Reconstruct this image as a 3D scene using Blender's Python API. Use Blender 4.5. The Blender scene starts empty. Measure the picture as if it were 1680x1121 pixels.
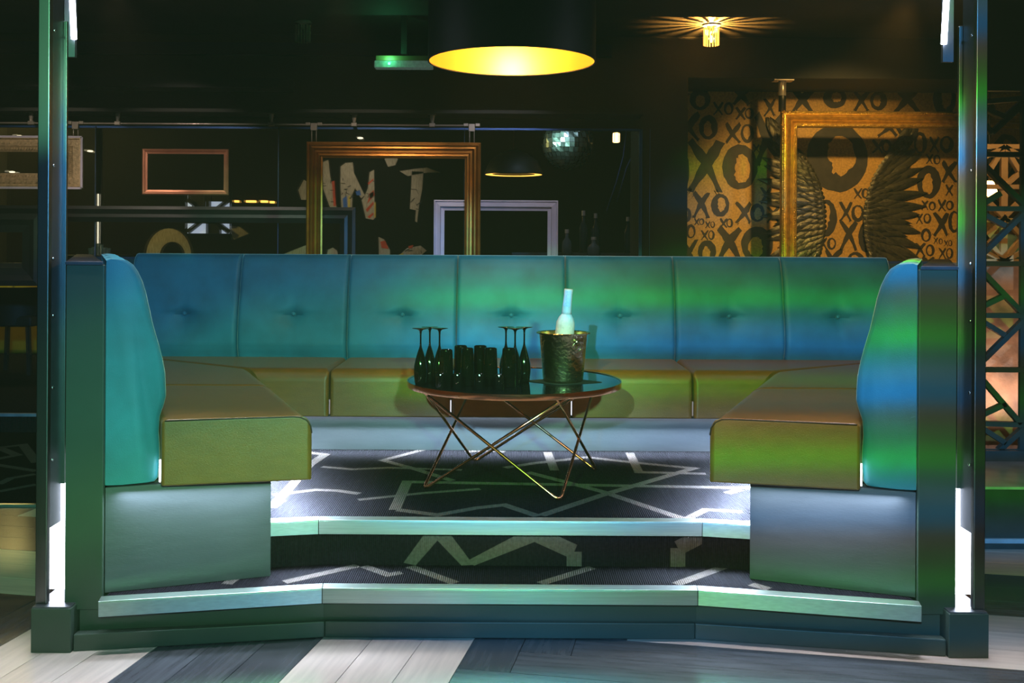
import bpy, bmesh, math, random
from mathutils import Vector, Matrix
random.seed(7)
R = math.radians
C = bpy.context.scene.collection
SC = bpy.context.scene

# ------------------------------------------------------------------ camera
F, HZ, CZ = 1700.0, 403.0, 1.342          # focal length (px of 1680), horizon row, camera height
cam_d = bpy.data.cameras.new('camera'); cam = bpy.data.objects.new('camera', cam_d); C.objects.link(cam)
cam_d.sensor_width = 36.0; cam_d.lens = F / 1680 * 36.0
cam_d.shift_y = (HZ - 560.5) / 1680
cam_d.clip_start = 0.05
cam.location = (0, 0, CZ); cam.rotation_euler = (R(90), R(0), 0)
cam.rotation_euler = (Matrix.Rotation(R(90), 3, 'X') @ Matrix.Rotation(R(0.33), 3, 'Z')).to_euler()
SC.camera = cam
SC.view_settings.view_transform = 'Standard'; SC.view_settings.look = 'None'
SC.view_settings.exposure = 0.0; SC.view_settings.gamma = 1.0
SC.view_settings.use_curve_mapping = False
SC.cycles.use_denoising = True
SC.cycles.sample_clamp_indirect = 4.0
SC.cycles.max_bounces = 5; SC.cycles.diffuse_bounces = 2; SC.cycles.glossy_bounces = 3; SC.cycles.transmission_bounces = 6
SC.cycles.use_adaptive_sampling = True; SC.cycles.adaptive_threshold = 0.03

# ------------------------------------------------------------------ world (dim club ambience)
w = bpy.data.worlds.new('club_ambience'); SC.world = w; w.use_nodes = True
w.node_tree.nodes['Background'].inputs[0].default_value = (0.85, 0.8, 0.62, 1)
w.node_tree.nodes['Background'].inputs[1].default_value = 0.16

# thin haze added through the whole room to lift the blacks
_v = w.node_tree.nodes.new('ShaderNodeVolumeScatter'); _v.inputs['Density'].default_value = .0035; _v.inputs['Color'].default_value = (1, .80, .50, 1)
w.node_tree.links.new(_v.outputs[0], w.node_tree.nodes['World Output'].inputs['Volume'])

# ------------------------------------------------------------------ stage lights
def light(name, kind, loc, target, power, col=(1, 1, 1), size=0.1, **kw):
    d = bpy.data.lights.new(name, kind); o = bpy.data.objects.new(name, d); C.objects.link(o)
    o.location = loc; d.energy = power; d.color = col
    if target is not None:
        o.rotation_euler = (Vector(target) - Vector(loc)).to_track_quat('-Z', 'Y').to_euler()
    if kind == 'AREA':
        d.shape = 'RECTANGLE'; d.size = size; d.size_y = kw.get('size_y', 0.02); d.spread = R(kw.get('spread', 180))
    else:
        d.shadow_soft_size = size
    if kind == 'SPOT':
        d.spot_size = R(kw.get('cone', 40)); d.spot_blend = kw.get('blend', 0.4)
    return o

def gobo(o, axis_slope, stops, noise=0.0, scale=9.0, offset=0.0):
    """a colour wheel / gobo in the projector: colour changes with the beam's elevation"""
    d = o.data; d.use_nodes = True; nt = d.node_tree; n = nt.nodes; l = nt.links
    em = n['Emission']
    g = n.new('ShaderNodeNewGeometry'); sx = n.new('ShaderNodeSeparateXYZ'); l.new(g.outputs['Incoming'], sx.inputs[0])
    def m(op, a, b):
        q = n.new('ShaderNodeMath'); q.operation = op
        for i, v in enumerate((a, b)):
            if isinstance(v, (int, float)): q.inputs[i].default_value = v
            else: l.new(v, q.inputs[i])
        return q.outputs[0]
    t = t0 = m('DIVIDE', sx.outputs[2], sx.outputs[1])     # dz/dy of the ray
    u = m('DIVIDE', sx.outputs[0], sx.outputs[1])
    t = m('ADD', t, m('MULTIPLY', u, axis_slope))
    if noise:
        cx = n.new('ShaderNodeCombineXYZ'); l.new(u, cx.inputs[0]); l.new(t, cx.inputs[1])
        nz = n.new('ShaderNodeTexNoise'); nz.inputs['Scale'].default_value = scale; nz.inputs['Detail'].default_value = 1.0
        l.new(cx.outputs[0], nz.inputs['Vector'])
        t = m('ADD', t, m('MULTIPLY', m('SUBTRACT', nz.outputs['Fac'], 0.5), noise))
    per = stops['period']
    ph = m('FRACT', m('ADD', m('DIVIDE', m('SUBTRACT', t, stops['zero']), per), 20.0), 0)
    cr = n.new('ShaderNodeValToRGB'); el = cr.color_ramp.elements
    cr.color_ramp.interpolation = 'EASE'
    for i, (p, c) in enumerate(stops['cols']):
        e = el[i] if i < 2 else el.new(p)
        e.position = p; e.color = (*c, 1)
    l.new(ph, cr.inputs[0]); l.new(cr.outputs[0], em.inputs['Color'])
    # shutter: the beam ends softly above this elevation
    mr = n.new('ShaderNodeMapRange'); mr.interpolation_type = 'SMOOTHSTEP'
    mr.inputs[1].default_value = stops['shut'][1]; mr.inputs[2].default_value = stops['shut'][0]
    l.new(t0, mr.inputs[0])
    lo = n.new('ShaderNodeMapRange'); lo.interpolation_type = 'SMOOTHSTEP'     # lower barn door, half closed
    lo.inputs[1].default_value = -.42; lo.inputs[2].default_value = -.35; lo.inputs[3].default_value = .55; lo.inputs[4].default_value = 1.0
    l.new(t0, lo.inputs[0]); l.new(m('MULTIPLY', mr.outputs[0], lo.outputs[0]), em.inputs['Strength'])

# banded projector aimed at the right half of the booth
pj = light('band_projector', 'SPOT', (-.9, -2.3, 2.58), (.98, 4.2, .95), 2900, size=0.03, cone=31, blend=0.6)
gobo(pj, 0.0, {'period': 0.071, 'zero': -0.2654, 'shut': (-.150, -.118), 'cols': [
    (0.0, (.16, .95, .12)), (0.20, (.22, .42, .12)), (0.36, (.32, .26, .18)), (0.55, (.08, .42, .90)),
    (0.70, (.24, .48, .70)), (0.85, (.16, .46, .32)), (1.0, (.16, .95, .12))]}, noise=0.016, scale=3.0)
# softer projector aimed at the left half
pj2 = light('soft_projector', 'SPOT', (.9, -2.3, 2.5), (-.98, 4.2, 0.95), 2400, size=0.10, cone=31, blend=0.6)
gobo(pj2, -0.25, {'period': 0.34, 'zero': -0.36, 'shut': (-.11, -.07), 'cols': [
    (0.0, (.20, .50, .34)), (0.28, (.30, .92, .42)), (0.46, (.18, .72, .52)), (0.60, (.14, .58, .50)),
    (0.72, (.05, .27, .52)), (1.0, (.04, .22, .48))]}, noise=0.10, scale=4.5)
# narrow beams that catch the steel posts
BANDS = {'period': 0.071, 'zero': -0.2654, 'shut': (.5, .6), 'cols': [
    (0.0, (.10, 1.0, .08)), (0.20, (.16, .40, .08)), (0.36, (.26, .22, .16)), (0.55, (.06, .42, .95)), (0.70, (.20, .46, .70)), (0.85, (.12, .45, .30)), (1.0, (.10, 1.0, .08))]}
gobo(light('post_beam_right', 'SPOT', (1.2, -2.3, 2.58), (1.53, 3.45, 2.0), 900, size=0.03, cone=9, blend=0.6), 0.0, BANDS, noise=.016, scale=3.0)
light('post_beam_left', 'SPOT', (-1.2, -2.3, 2.58), (-1.60, 3.45, 1.95), 1000, (.25, 1, .5), 0.03, cone=7, blend=0.6)
# strip of the overhead rig in front of the booth, washing the wood floor
light('floor_wash_left', 'AREA', (-1.0, 3.30, 2.82), (-1.0, 2.85, 0), 8, (.86, .84, 1.0), 1.2, size_y=.05, spread=42)
light('floor_wash_right', 'AREA', (1.0, 3.30, 2.82), (1.0, 2.85, 0), 8, (.86, .84, 1.0), 1.2, size_y=.05, spread=42)

# ------------------------------------------------------------------ materials
MATS = {}
def mat(name, col, rough=0.5, metal=0.0, var=0.0, vscale=6.0, bump=0.0, bscale=120.0, stretch=None,
        emis=None, estr=0.0, sheen=0.0, coat=0.0, trans=0.0, ior=1.45, alpha=1.0, objvar=0.0, wave=None, aniso=0.0, spec=0.5):
    m = bpy.data.materials.new(name); m.use_nodes = True; nt = m.node_tree; n = nt.nodes; l = nt.links
    b = n['Principled BSDF']; MATS[name] = m
    b.inputs['Base Color'].default_value = (*col, 1); b.inputs['Roughness'].default_value = rough
    b.inputs['Metallic'].default_value = metal; b.inputs['Specular IOR Level'].default_value = spec
    if sheen: b.inputs['Sheen Weight'].default_value = sheen; b.inputs['Sheen Roughness'].default_value = 0.4; b.inputs['Sheen Tint'].default_value = (*[min(1, c * 3 + .15) for c in col], 1)
    if coat: b.inputs['Coat Weight'].default_value = coat
    if trans: b.inputs['Transmission Weight'].default_value = trans; b.inputs['IOR'].default_value = ior
    if alpha < 1: b.inputs['Alpha'].default_value = alpha
    if emis: b.inputs['Emission Color'].default_value = (*emis, 1); b.inputs['Emission Strength'].default_value = estr
    if aniso: b.inputs['Anisotropic'].default_value = aniso
    tc = n.new('ShaderNodeTexCoord'); vec = tc.outputs['Object']
    if stretch:
        mp = n.new('ShaderNodeMapping'); mp.inputs['Scale'].default_value = stretch
        l.new(vec, mp.inputs[0]); vec = mp.outputs[0]
    colout = None
    if var:
        nz = n.new('ShaderNodeTexNoise'); nz.inputs['Scale'].default_value = vscale; nz.inputs['Detail'].default_value = 5.0
        l.new(vec, nz.inputs['Vector'])
        mr = n.new('ShaderNodeMapRange'); mr.inputs[1].default_value = .25; mr.inputs[2].default_value = .75
        mr.inputs[3].default_value = 1 - var; mr.inputs[4].default_value = 1 + var
        l.new(nz.outputs['Fac'], mr.inputs[0])
        mx = n.new('ShaderNodeMix'); mx.data_type = 'RGBA'; mx.blend_type = 'MULTIPLY'; mx.inputs[0].default_value = 1
        mx.inputs[6].default_value = (*col, 1); l.new(mr.outputs[0], mx.inputs[7]); colout = mx.outputs[2]
    if objvar:
        oi = n.new('ShaderNodeObjectInfo'); mr = n.new('ShaderNodeMapRange')
        mr.inputs[3].default_value = 1 - objvar; mr.inputs[4].default_value = 1 + objvar
        l.new(oi.outputs['Random'], mr.inputs[0])
        mx = n.new('ShaderNodeMix'); mx.data_type = 'RGBA'; mx.blend_type = 'MULTIPLY'; mx.inputs[0].default_value = 1
        if colout: l.new(colout, mx.inputs[6])
        else: mx.inputs[6].default_value = (*col, 1)
        l.new(mr.outputs[0], mx.inputs[7]); colout = mx.outputs[2]
    if colout: l.new(colout, b.inputs['Base Color'])
    if bump:
        if wave:
            nb = n.new('ShaderNodeTexWave'); nb.bands_direction = wave; nb.inputs['Scale'].default_value = bscale; nb.inputs['Distortion'].default_value = .6
        else:
            nb = n.new('ShaderNodeTexNoise'); nb.inputs['Scale'].default_value = bscale; nb.inputs['Detail'].default_value = 3
        l.new(vec, nb.inputs['Vector'])
        bp = n.new('ShaderNodeBump'); bp.inputs['Strength'].default_value = bump; bp.inputs['Distance'].default_value = .004
        l.new(nb.outputs['Fac'], bp.inputs['Height']); l.new(bp.outputs[0], b.inputs['Normal'])
    return m

mat('velvet', (.016, .170, .215), .62, var=.22, vscale=7, bump=.12, bscale=260, sheen=.9)
MATS['velvet'].node_tree.nodes['Principled BSDF'].inputs['Sheen Tint'].default_value = (.80, .85, .62, 1)
MATS['velvet'].node_tree.nodes['Principled BSDF'].inputs['Sheen Roughness'].default_value = .28
mat('seat_fabric', (.195, .090, .018), .34, var=.10, vscale=14, bump=.22, bscale=220, sheen=.1, stretch=(1, 1, 3))
mat('piping_fabric', (.03, .02, .01), .6, var=.1)
mat('booth_paint', (.044, .070, .052), .42, var=.10, vscale=5, bump=.05, bscale=60)
mat('wall_cap', (.05, .055, .07), .35, var=.25, vscale=12, stretch=(1, 8, 1))
mat('kick_paint', (.060, .070, .078), .40, var=.10, vscale=8, bump=.10, bscale=70, stretch=(1, 1, 6))
mat('carpet', (.016, .016, .019), .95, spec=0.0, var=.30, vscale=90, bump=.7, bscale=42, wave='X')
mat('carpet_band', (.115, .100, .090), .95, spec=0.05, var=.25, vscale=90, bump=.7, bscale=42, wave='X')
mat('aluminium', (.74, .84, .80), .37, 1.0, var=.10, vscale=6, stretch=(1, 30, 30), bump=.06, bscale=30)
mat('steel_brushed', (.24, .25, .24), .34, 1.0, var=.22, vscale=10, stretch=(1, 1, .15))
mat('steel_grey', (.15, .165, .19), .45, .8, var=.12, vscale=10)
mat('bolt_steel', (.8, .8, .8), .2, 1.0, var=.05)
mat('led_white', (1, 1, 1), .5, emis=(.80, .84, 1.0), estr=14.0)
mat('gap_leak_glow', (1, 1, 1), .5, emis=(.80, .84, 1.0), estr=1.6)
mat('copper', (.95, .42, .20), .17, 1.0, var=.08, vscale=20)
mat('mirror_black', (.006, .010, .012), .03, var=.05, coat=.6, spec=.9)
mat('black_glass', (.004, .004, .003), .06, var=.1, vscale=20, coat=.3)
mat('bucket_steel', (.58, .50, .32), .22, 1.0, var=.15, vscale=30, bump=.9, bscale=55)
mat('bucket_inner', (.75, .62, .30), .25, 1.0, var=.1, vscale=20)
mat('frosted_glass', (.80, .82, .74), .55, var=.12, vscale=40, bump=.9, bscale=80, trans=.15, emis=(.9, .92, .75), estr=.0)
mat('neck_glass', (.70, .60, .50), .5, var=.12, vscale=30)
mat('bottle_label', (.60, .60, .66), .5, var=.12, vscale=30)
mat('label_ink', (.10, .16, .45), .5, var=.1)
mat('napkin_black', (.010, .008, .007), .8, var=.2, vscale=40)
mat('shade_black', (.012, .013, .014), .55, var=.15, vscale=8, bump=.1, bscale=200)
mat('shade_gold', (.95, .62, .10), .38, .85, var=.06, vscale=10, stretch=(1, 1, .2))
mat('bulb', (1, .8, .5), .5, emis=(1.0, .78, .40), estr=60.0)
mat('amber_bulb', (1, .7, .3), .5, emis=(1.0, .60, .18), estr=25.0)
mat('plank_light', (.50, .44, .37), .28, var=.18, vscale=3.0, stretch=(14, 1.2, 1), objvar=.12, bump=.04, bscale=40)
mat('plank_dark', (.055, .062, .068), .24, var=.40, vscale=3.0, stretch=(14, 1.2, 1), objvar=.22, bump=.05, bscale=40)
mat('subfloor', (.015, .015, .015), .8, var=.2)
mat('ceiling_black', (.030, .028, .022), .75, var=.2, vscale=3)
mat('wall_matt_black', (.005, .005, .004), .85, var=.2, vscale=3, spec=.1)
mat('wall_black', (.026, .025, .020), .7, var=.2, vscale=3)
mat('beam_blue_lit', (.010, .012, .024), .5, var=.15, vscale=3)  # faint blue light on the beam, put into its colour
mat('trim_blue_reflection', (.05, .14, .42), .35, .5, var=.15)  # blue reflection along the opening, put into the trim colour
mat('frame_black', (.012, .012, .011), .4, var=.2)
mat('frame_gold', (.42, .16, .02), .30, .75, var=.28, vscale=9, bump=.05, bscale=60)
mat('frame_rose', (.78, .33, .19), .35, .5, var=.15, vscale=9)
mat('frame_white', (.66, .62, .74), .38, var=.08, vscale=9)
mat('frame_ivory', (.56, .42, .22), .45, .2, var=.3, vscale=40, bump=.8, bscale=90)
mat('ornate_gold', (.58, .36, .06), .30, .8, var=.30, vscale=30, bump=.9, bscale=90)
mat('clear_glass', (.9, .95, 1.0), .02, trans=1.0, ior=1.02, alpha=.10, var=.02, spec=.05)
mat('glass_edge', (.10, .16, .30), .2, .3, var=.1, emis=(.2, .35, .8), estr=.0)
mat('chrome', (.62, .55, .46), .25, .55, var=.1)
mat('xo_paper', (.46, .26, .045), .55, var=.35, vscale=60, bump=.3, bscale=90)
mat('xo_ink', (.020, .015, .008), .6, var=.5, vscale=18, stretch=(1, 1, 1), bump=.2, bscale=120)
mat('feather_bronze', (.075, .066, .036), .32, .55, var=.45, vscale=30, objvar=.35, bump=.5, bscale=160)
mat('graffiti_cream', (.40, .35, .25), .7, var=.35, vscale=14, stretch=(6, 1, 1))
mat('graffiti_red', (.55, .06, .02), .7, var=.3, vscale=14)
mat('graffiti_blue', (.03, .12, .42), .7, var=.3, vscale=14)
mat('graffiti_black', (.008, .008, .008), .7, var=.3)
mat('graffiti_yellow', (.55, .42, .05), .7, var=.3)
mat('mirror_tile', (.75, .9, .85), .30, 1.0, objvar=.1, var=.1)
mat('lamp_glow', (1, .6, .2), .5, emis=(1.0, .55, .16), estr=9.0)
mat('orange_glow', (1, .55, .1), .5, emis=(1.0, .50, .08), estr=2.2)
mat('white_glow', (1, .9, .7), .5, emis=(1.0, .88, .6), estr=1.5)
mat('cool_glow', (.6, .7, .8), .5, emis=(.60, .70, .85), estr=.55)
mat('green_led', (.1, 1, .4), .5, emis=(.10, 1.0, .42), estr=6.0)
mat('sign_housing', (.22, .13, .05), .5, var=.2)
mat('sign_diffuser', (.25, .33, .30), .15, var=.3, vscale=60, trans=.2, bump=.8, bscale=90, wave='Z', emis=(.35, .55, .45), estr=.10)
mat('ribbed_glass', (.9, .8, .6), .10, trans=.3, var=.1, emis=(1.0, .42, .06), estr=1.5)
mat('ribbed_glass_off', (.60, .58, .40), .15, .5, var=.3, vscale=40)
mat('yellow_vinyl', (.55, .40, .02), .4, var=.12, vscale=8)
mat('green_vinyl', (.30, .50, .36), .45, var=.15, vscale=8)
mat('chair_black', (.012, .012, .010), .55, var=.2)
mat('lattice_dark', (.030, .045, .042), .4, var=.2, vscale=12)
mat('lattice_wood', (.62, .38, .16), .5, var=.15, vscale=10)
mat('copper_panel', (.34, .17, .08), .50, .1, var=.8, vscale=4.5, bump=.5, bscale=50)
mat('bottle_dark', (.02, .022, .03), .08, var=.1, coat=.4)
mat('bottle_clear', (.10, .11, .12), .08, var=.1, trans=.3)
mat('cable_blue', (.04, .06, .18), .4, var=.1)
mat('ledge_grey', (.30, .33, .35), .3, var=.3, vscale=10)

# ------------------------------------------------------------------ helpers
def px(x, y, D):
    """a point of the place seen at image column x, row y, standing D metres in front of the camera"""
    return Vector(((x - 840) / F * D, D, CZ - (y - HZ) / F * D))
class MB:
    def __init__(s): s.v = []; s.f = []
    def add(s, vs, fs):
        k = len(s.v); s.v += [tuple(p) for p in vs]; s.f += [tuple(i + k for i in f) for f in fs]; return s
    def box(s, a, b):
        (x0, y0, z0), (x1, y1, z1) = a, b
        return s.add([(x0,y0,z0),(x1,y0,z0),(x1,y1,z0),(x0,y1,z0),(x0,y0,z1),(x1,y0,z1),(x1,y1,z1),(x0,y1,z1)],
                     [(0,3,2,1),(4,5,6,7),(0,1,5,4),(1,2,6,5),(2,3,7,6),(3,0,4,7)])
    def prism(s, poly, z0, z1):
        area = sum(poly[i][0]*poly[(i+1) % len(poly)][1] - poly[(i+1) % len(poly)][0]*poly[i][1] for i in range(len(poly)))
        if area < 0: poly = poly[::-1]
        n = len(poly)
        return s.add([(p[0], p[1], z0) for p in poly] + [(p[0], p[1], z1) for p in poly],
                     [tuple(range(n))[::-1], tuple(range(n, 2*n))] + [(i, (i+1) % n, n + (i+1) % n, n + i) for i in range(n)])
    def slab(s, poly3, th):
        """extrude a polygon lying in an XZ plane backwards (+y) by th"""
        n = len(poly3)
        a = sum(poly3[i][0]*poly3[(i+1) % n][2] - poly3[(i+1) % n][0]*poly3[i][2] for i in range(n))
        if a < 0: poly3 = poly3[::-1]
        return s.add([tuple(p) for p in poly3] + [(p[0], p[1] + th, p[2]) for p in poly3],
                     [tuple(range(n)), tuple(range(n, 2*n))[::-1]] + [(i, n + i, n + (i+1) % n, (i+1) % n) for i in range(n)])
    def bar(s, p, q, w, h=None, up=(0, 0, 1)):
        p, q = Vector(p), Vector(q); d = (q - p).normalized(); u = Vector(up)
        if abs(d.dot(u)) > .95: u = Vector((0, 1, 0))
        a = d.cross(u).normalized() * w / 2; b = a.cross(d).normalized() * (h or w) / 2
        vs = [p + i*a + j*b for i, j in ((-1,-1),(1,-1),(1,1),(-1,1))] + [q + i*a + j*b for i, j in ((-1,-1),(1,-1),(1,1),(-1,1))]
        return s.add(vs, [(0,3,2,1),(4,5,6,7),(0,1,5,4),(1,2,6,5),(2,3,7,6),(3,0,4,7)])
    def tube(s, pts, r, n=8):
        pts = [Vector(p) for p in pts]; k = len(s.v); m = len(pts)
        ref = None
        for i, p in enumerate(pts):
            d = (pts[min(i+1, m-1)] - pts[max(i-1, 0)]).normalized()
            if ref is None: ref = d.orthogonal().normalized()
            ref = (ref - d * ref.dot(d)).normalized(); b = d.cross(ref)
            rr = r[i] if isinstance(r, (list, tuple)) else r
            for j in range(n):
                t = 2*math.pi*j/n; s.v.append(tuple(p + (ref*math.cos(t) + b*math.sin(t)) * rr))
        for i in range(m-1):
            for j in range(n):
                s.f.append((k+i*n+j, k+i*n+(j+1) % n, k+(i+1)*n+(j+1) % n, k+(i+1)*n+j))
        s.f.append(tuple(k+j for j in range(n))[::-1]); s.f.append(tuple(k+(m-1)*n+j for j in range(n)))
        return s
    def lathe(s, prof, n=24, c=(0, 0, 0), mtx=None, cap=True):
        k = len(s.v); m = len(prof)
        for r, z in prof:
            for j in range(n):
                t = 2*math.pi*j/n; p = Vector((r*math.cos(t), r*math.sin(t), z))
                if mtx: p = mtx @ p
                s.v.append(tuple(p + Vector(c)))
        for i in range(m-1):
            for j in range(n):
                s.f.append((k+i*n+j, k+i*n+(j+1) % n, k+(i+1)*n+(j+1) % n, k+(i+1)*n+j))
        if not cap: return s
        if prof[0][0] > 1e-4: s.f.append(tuple(k+j for j in range(n))[::-1])
        if prof[-1][0] > 1e-4: s.f.append(tuple(k+(m-1)*n+j for j in range(n)))
        return s
    def grid(s, fn, nu, nv):
        k = len(s.v)
        for i in range(nu+1):
            for j in range(nv+1): s.v.append(tuple(fn(i/nu, j/nv)))
        for i in range(nu):
            for j in range(nv):
                a = k+i*(nv+1)+j; s.f.append((a, a+nv+1, a+nv+2, a+1))
        return s
    def mesh(s, name, material, org=(0, 0, 0), smooth=False, weld=False):
        o = Vector(org); me = bpy.data.meshes.new(name)
        me.from_pydata([tuple(Vector(p) - o) for p in s.v], [], s.f); me.update()
        bm = bmesh.new(); bm.from_mesh(me)
        if weld: bmesh.ops.remove_doubles(bm, verts=bm.verts, dist=1e-5)
        bmesh.ops.recalc_face_normals(bm, faces=bm.faces)
        bm.to_mesh(me); bm.free()
        me.materials.append(MATS[material])
        if smooth: me.polygons.foreach_set('use_smooth', [True]*len(me.polygons))
        return me
    def build(s, name, material, parent=None, smooth=False, bevel=0, seg=2, weld=False, org=None):
        base = Vector(WL.get(parent.as_pointer(), (0, 0, 0))) if parent else Vector((0, 0, 0))
        if parent is None: base = Vector(org) if org is not None else base
        me = s.mesh(name, material, base, smooth, weld); ob = bpy.data.objects.new(name, me); C.objects.link(ob)
        if parent: ob.parent = parent; WL[ob.as_pointer()] = tuple(base)
        else: ob.location = base; WL[ob.as_pointer()] = tuple(base)
        if bevel:
            b = ob.modifiers.new('edge', 'BEVEL'); b.width = bevel; b.segments = seg; b.limit_method = 'ANGLE'; b.angle_limit = R(35); b.harden_normals = True
        if smooth == 'auto' or bevel:
            me.polygons.foreach_set('use_smooth', [True]*len(me.polygons))
            if not bevel or seg > 1:
                try:
                    me.set_sharp_from_angle(angle=R(40))
                except Exception: pass
        return ob
WL = {}
def tag(o, label=None, cat=None, group=None, kind=None):
    if label: o['label'] = label
    if cat: o['category'] = cat
    if group: o['group'] = group
    if kind: o['kind'] = kind
    return o
def thing(name, loc, label, cat, group=None):
    o = bpy.data.objects.new(name, None); C.objects.link(o); o.location = loc; o.empty_display_size = .05
    WL[o.as_pointer()] = tuple(loc); return tag(o, label, cat, group)
def dup(root, loc, label, parent=None):
    r = root.copy(); C.objects.link(r); r.location = loc
    if label: r['label'] = label
    for ch in [c for c in root.children]:
        c = ch.copy(); C.objects.link(c); c.parent = r
        for g in ch.children:
            d = g.copy(); C.objects.link(d); d.parent = c
    return r
def struct(o): return tag(o, kind='structure')
def share(me, name, parent, loc, rz=0.0):
    ob = bpy.data.objects.new(name, me); C.objects.link(ob); ob.parent = parent; ob.location = loc; ob.rotation_euler = (0, 0, rz); return ob

# ================================================================== THE ROOM
# ---- wood floor: wide planks laid in a herringbone, blocks of three light / three dark
floor = struct(MB().box((-4.2, 0.2, -.06), (5.2, 7.4, -.012)).build('floor', 'subfloor'))
W, NH = .17, 12
TH = math.atan(.187); eu = Vector((math.cos(TH), -math.sin(TH))); ev = Vector((math.sin(TH), math.cos(TH)))
O0 = Vector((.398, 3.526))                                        # corner where the dark block meets the crosswise boards
def plank_mesh(m):
    return MB().box((-W/2 + .0012, -W*NH/2 + .0012, -.012), (W/2 - .0012, W*NH/2 - .0012, 0)).mesh('plank', m)
PM = {m: plank_mesh(m) for m in ('plank_light', 'plank_dark')}
def plank(col, row, vert, dark):
    c = (col + .5, row + NH/2) if vert else (col + NH/2, row + .5)
    p = O0 + eu * (c[0] * W) + ev * (c[1] * W)
    if not (-5.0 < p.x < 6.0 and .2 < p.y < 7.2): return
    if p.x < -2.3 and p.y > 6.2: return
    share(PM['plank_dark' if dark else 'plank_light'], 'plank', floor, (p.x, p.y, 0), -TH if vert else -TH + math.pi/2)
for r in range(-22, 26):
    for rep in range(-2, 3):
        k = r + 2*NH*rep
        # crosswise board in row r, starting at column k ; lengthwise board in column k, rows r+1..r+NH
        plank(k, r, False, (r // 3) % 2 == 1)
        plank(k - 1, r, True, ((k - 1) // 3) % 2 == 1)

# ---- ceiling, header wall, soffits
struct(MB().box((-6, 0.0, 2.85), (6, 6.8, 3.1)).build('ceiling', 'ceiling_black'))
struct(MB().box((-6, 6.8, 2.94), (6, 12.5, 3.1)).build('ceiling', 'ceiling_black'))
wb = struct(MB().box((-6, 7.9, 2.235), (.98, 8.05, 2.94)).build('wall_back', 'wall_black'))
MB().box((.98, 7.9, 0), (1.335, 8.6, 2.94)).build('pier', 'wall_black', wb)
MB().box((1.335, 7.9, 2.63), (6, 8.6, 2.94)).build('soffit', 'wall_black', wb)
struct(MB().box((-6, 7.86, 2.78), (.75, 7.9, 2.87)).build('trim_1', 'beam_blue_lit'))
struct(MB().box((-6, 7.60, 2.31), (.96, 7.9, 2.335)).build('trim_2', 'wall_black'))
struct(MB().box((-6, 7.86, 2.218), (.98, 7.89, 2.234)).build('trim_3', 'trim_blue_reflection'))
struct(MB().box((.962, 7.86, .3), (.985, 7.89, 2.234)).build('trim_4', 'trim_blue_reflection'))
struct(MB().box((-6, 7.4, 2.46), (-1.6, 7.6, 2.53)).build('trim_5', 'frame_black'))
struct(MB().box((-6, 12.3, 0), (6, 12.45, 2.94)).build('wall_far', 'wall_matt_black'))
struct(MB().box((-6.1, 0, 0), (-6, 12.4, 3.0)).build('wall_left', 'wall_black'))
struct(MB().box((6, 0, 0), (6.1, 12.4, 3.0)).build('wall_right', 'wall_black'))
# raised floor of the room behind, with its metal step edge, and the carpet before it
struct(MB().box((-6, 7.31, -.06), (6, 12.3, .137)).build('floor', 'carpet'))
struct(MB().box((-6, 7.29, .118), (-2.4, 7.31, .140)).build('trim_6', 'ledge_grey'))
lc = struct(MB().box((-6, 5.28, -.02), (-2.35, 7.30, .006)).build('floor', 'carpet'))
MB().box((-6, 5.26, 0), (-2.35, 5.285, .012)).build('edge_strip', 'aluminium', lc)
def floor_band(parent, pts, wd, z, name='carpet_stripe', m='carpet_band'):
    mb = MB(); n = len(pts); P = [Vector(p[:2]) for p in pts]; L = []; Rr = []
    for i in range(n):
        d1 = (P[i] - P[i-1]).normalized() if i else (P[1] - P[0]).normalized()
        d2 = (P[i+1] - P[i]).normalized() if i < n-1 else d1
        nn = (Vector((-d1.y, d1.x)) + Vector((-d2.y, d2.x)))
        nn = nn.normalized() / max(.45, nn.length / 2) if nn.length > .1 else Vector((-d1.y, d1.x))
        L.append(P[i] + nn * wd/2); Rr.append(P[i] - nn * wd/2)
    for i in range(n-1):
        q = [L[i], L[i+1], Rr[i+1], Rr[i]]
        mb.add([(*a, z) for a in q], [(3, 2, 1, 0)])
    return mb.build(name, m, parent)
def fpix(x, y, z):
    D = (CZ - z) * F / (y - HZ); return ((x - 840) / F * D, D)
for pts, wd in (([(0,800),(20,790),(60,783)], .05), ([(-20,737),(0,740),(40,735),(62,764)], .06), ([(-10,767),(62,778)], .05),
                ([(0,812),(62,800)], .05), ([(-20,762),(30,752),(0,740)], .06)):
    floor_band(lc, [fpix(x, y, .006) for x, y in pts], wd, .0075)

# ================================================================== PLATFORM with two carpeted steps
Z1, Z2 = .174, .347
plat = thing('booth_platform', (0, 4.4, 0), 'raised booth platform with two dark patterned carpet steps edged in aluminium', 'platform')
SL = .405
fas = [(-1.434, 3.455), (-.64, 3.56), (.64, 3.56), (1.434, 3.455)]
back_pts = [(1.434, 3.70), (2.30, 5.75), (-2.30, 5.75), (-1.434, 3.70)]
MB().prism(fas + back_pts, 0, Z1 - .012).build('fascia', 'booth_paint', plat)
low = MB().prism([(-1.336, 3.425), (-.638, 3.55), (.638, 3.55), (1.336, 3.425), (1.336, 3.9), (-1.336, 3.9)], Z1 - .012, Z1).build('lower_tread', 'carpet', plat)
def offs(poly, d):                                   # shift an open front polyline toward the camera
    out = []
    for i in range(len(poly)):
        a = Vector(poly[max(i-1, 0)]); b = Vector(poly[i]); c = Vector(poly[min(i+1, len(poly)-1)])
        n1 = (b-a).normalized() if i else (c-b).normalized(); n2 = (c-b).normalized() if i < len(poly)-1 else n1
        p1 = Vector((n1.y, -n1.x)); p2 = Vector((n2.y, -n2.x)); nn = (p1+p2).normalized(); nn = nn / max(.5, nn.dot(p1))
        out.append(b + nn * d)
    return out
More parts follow.
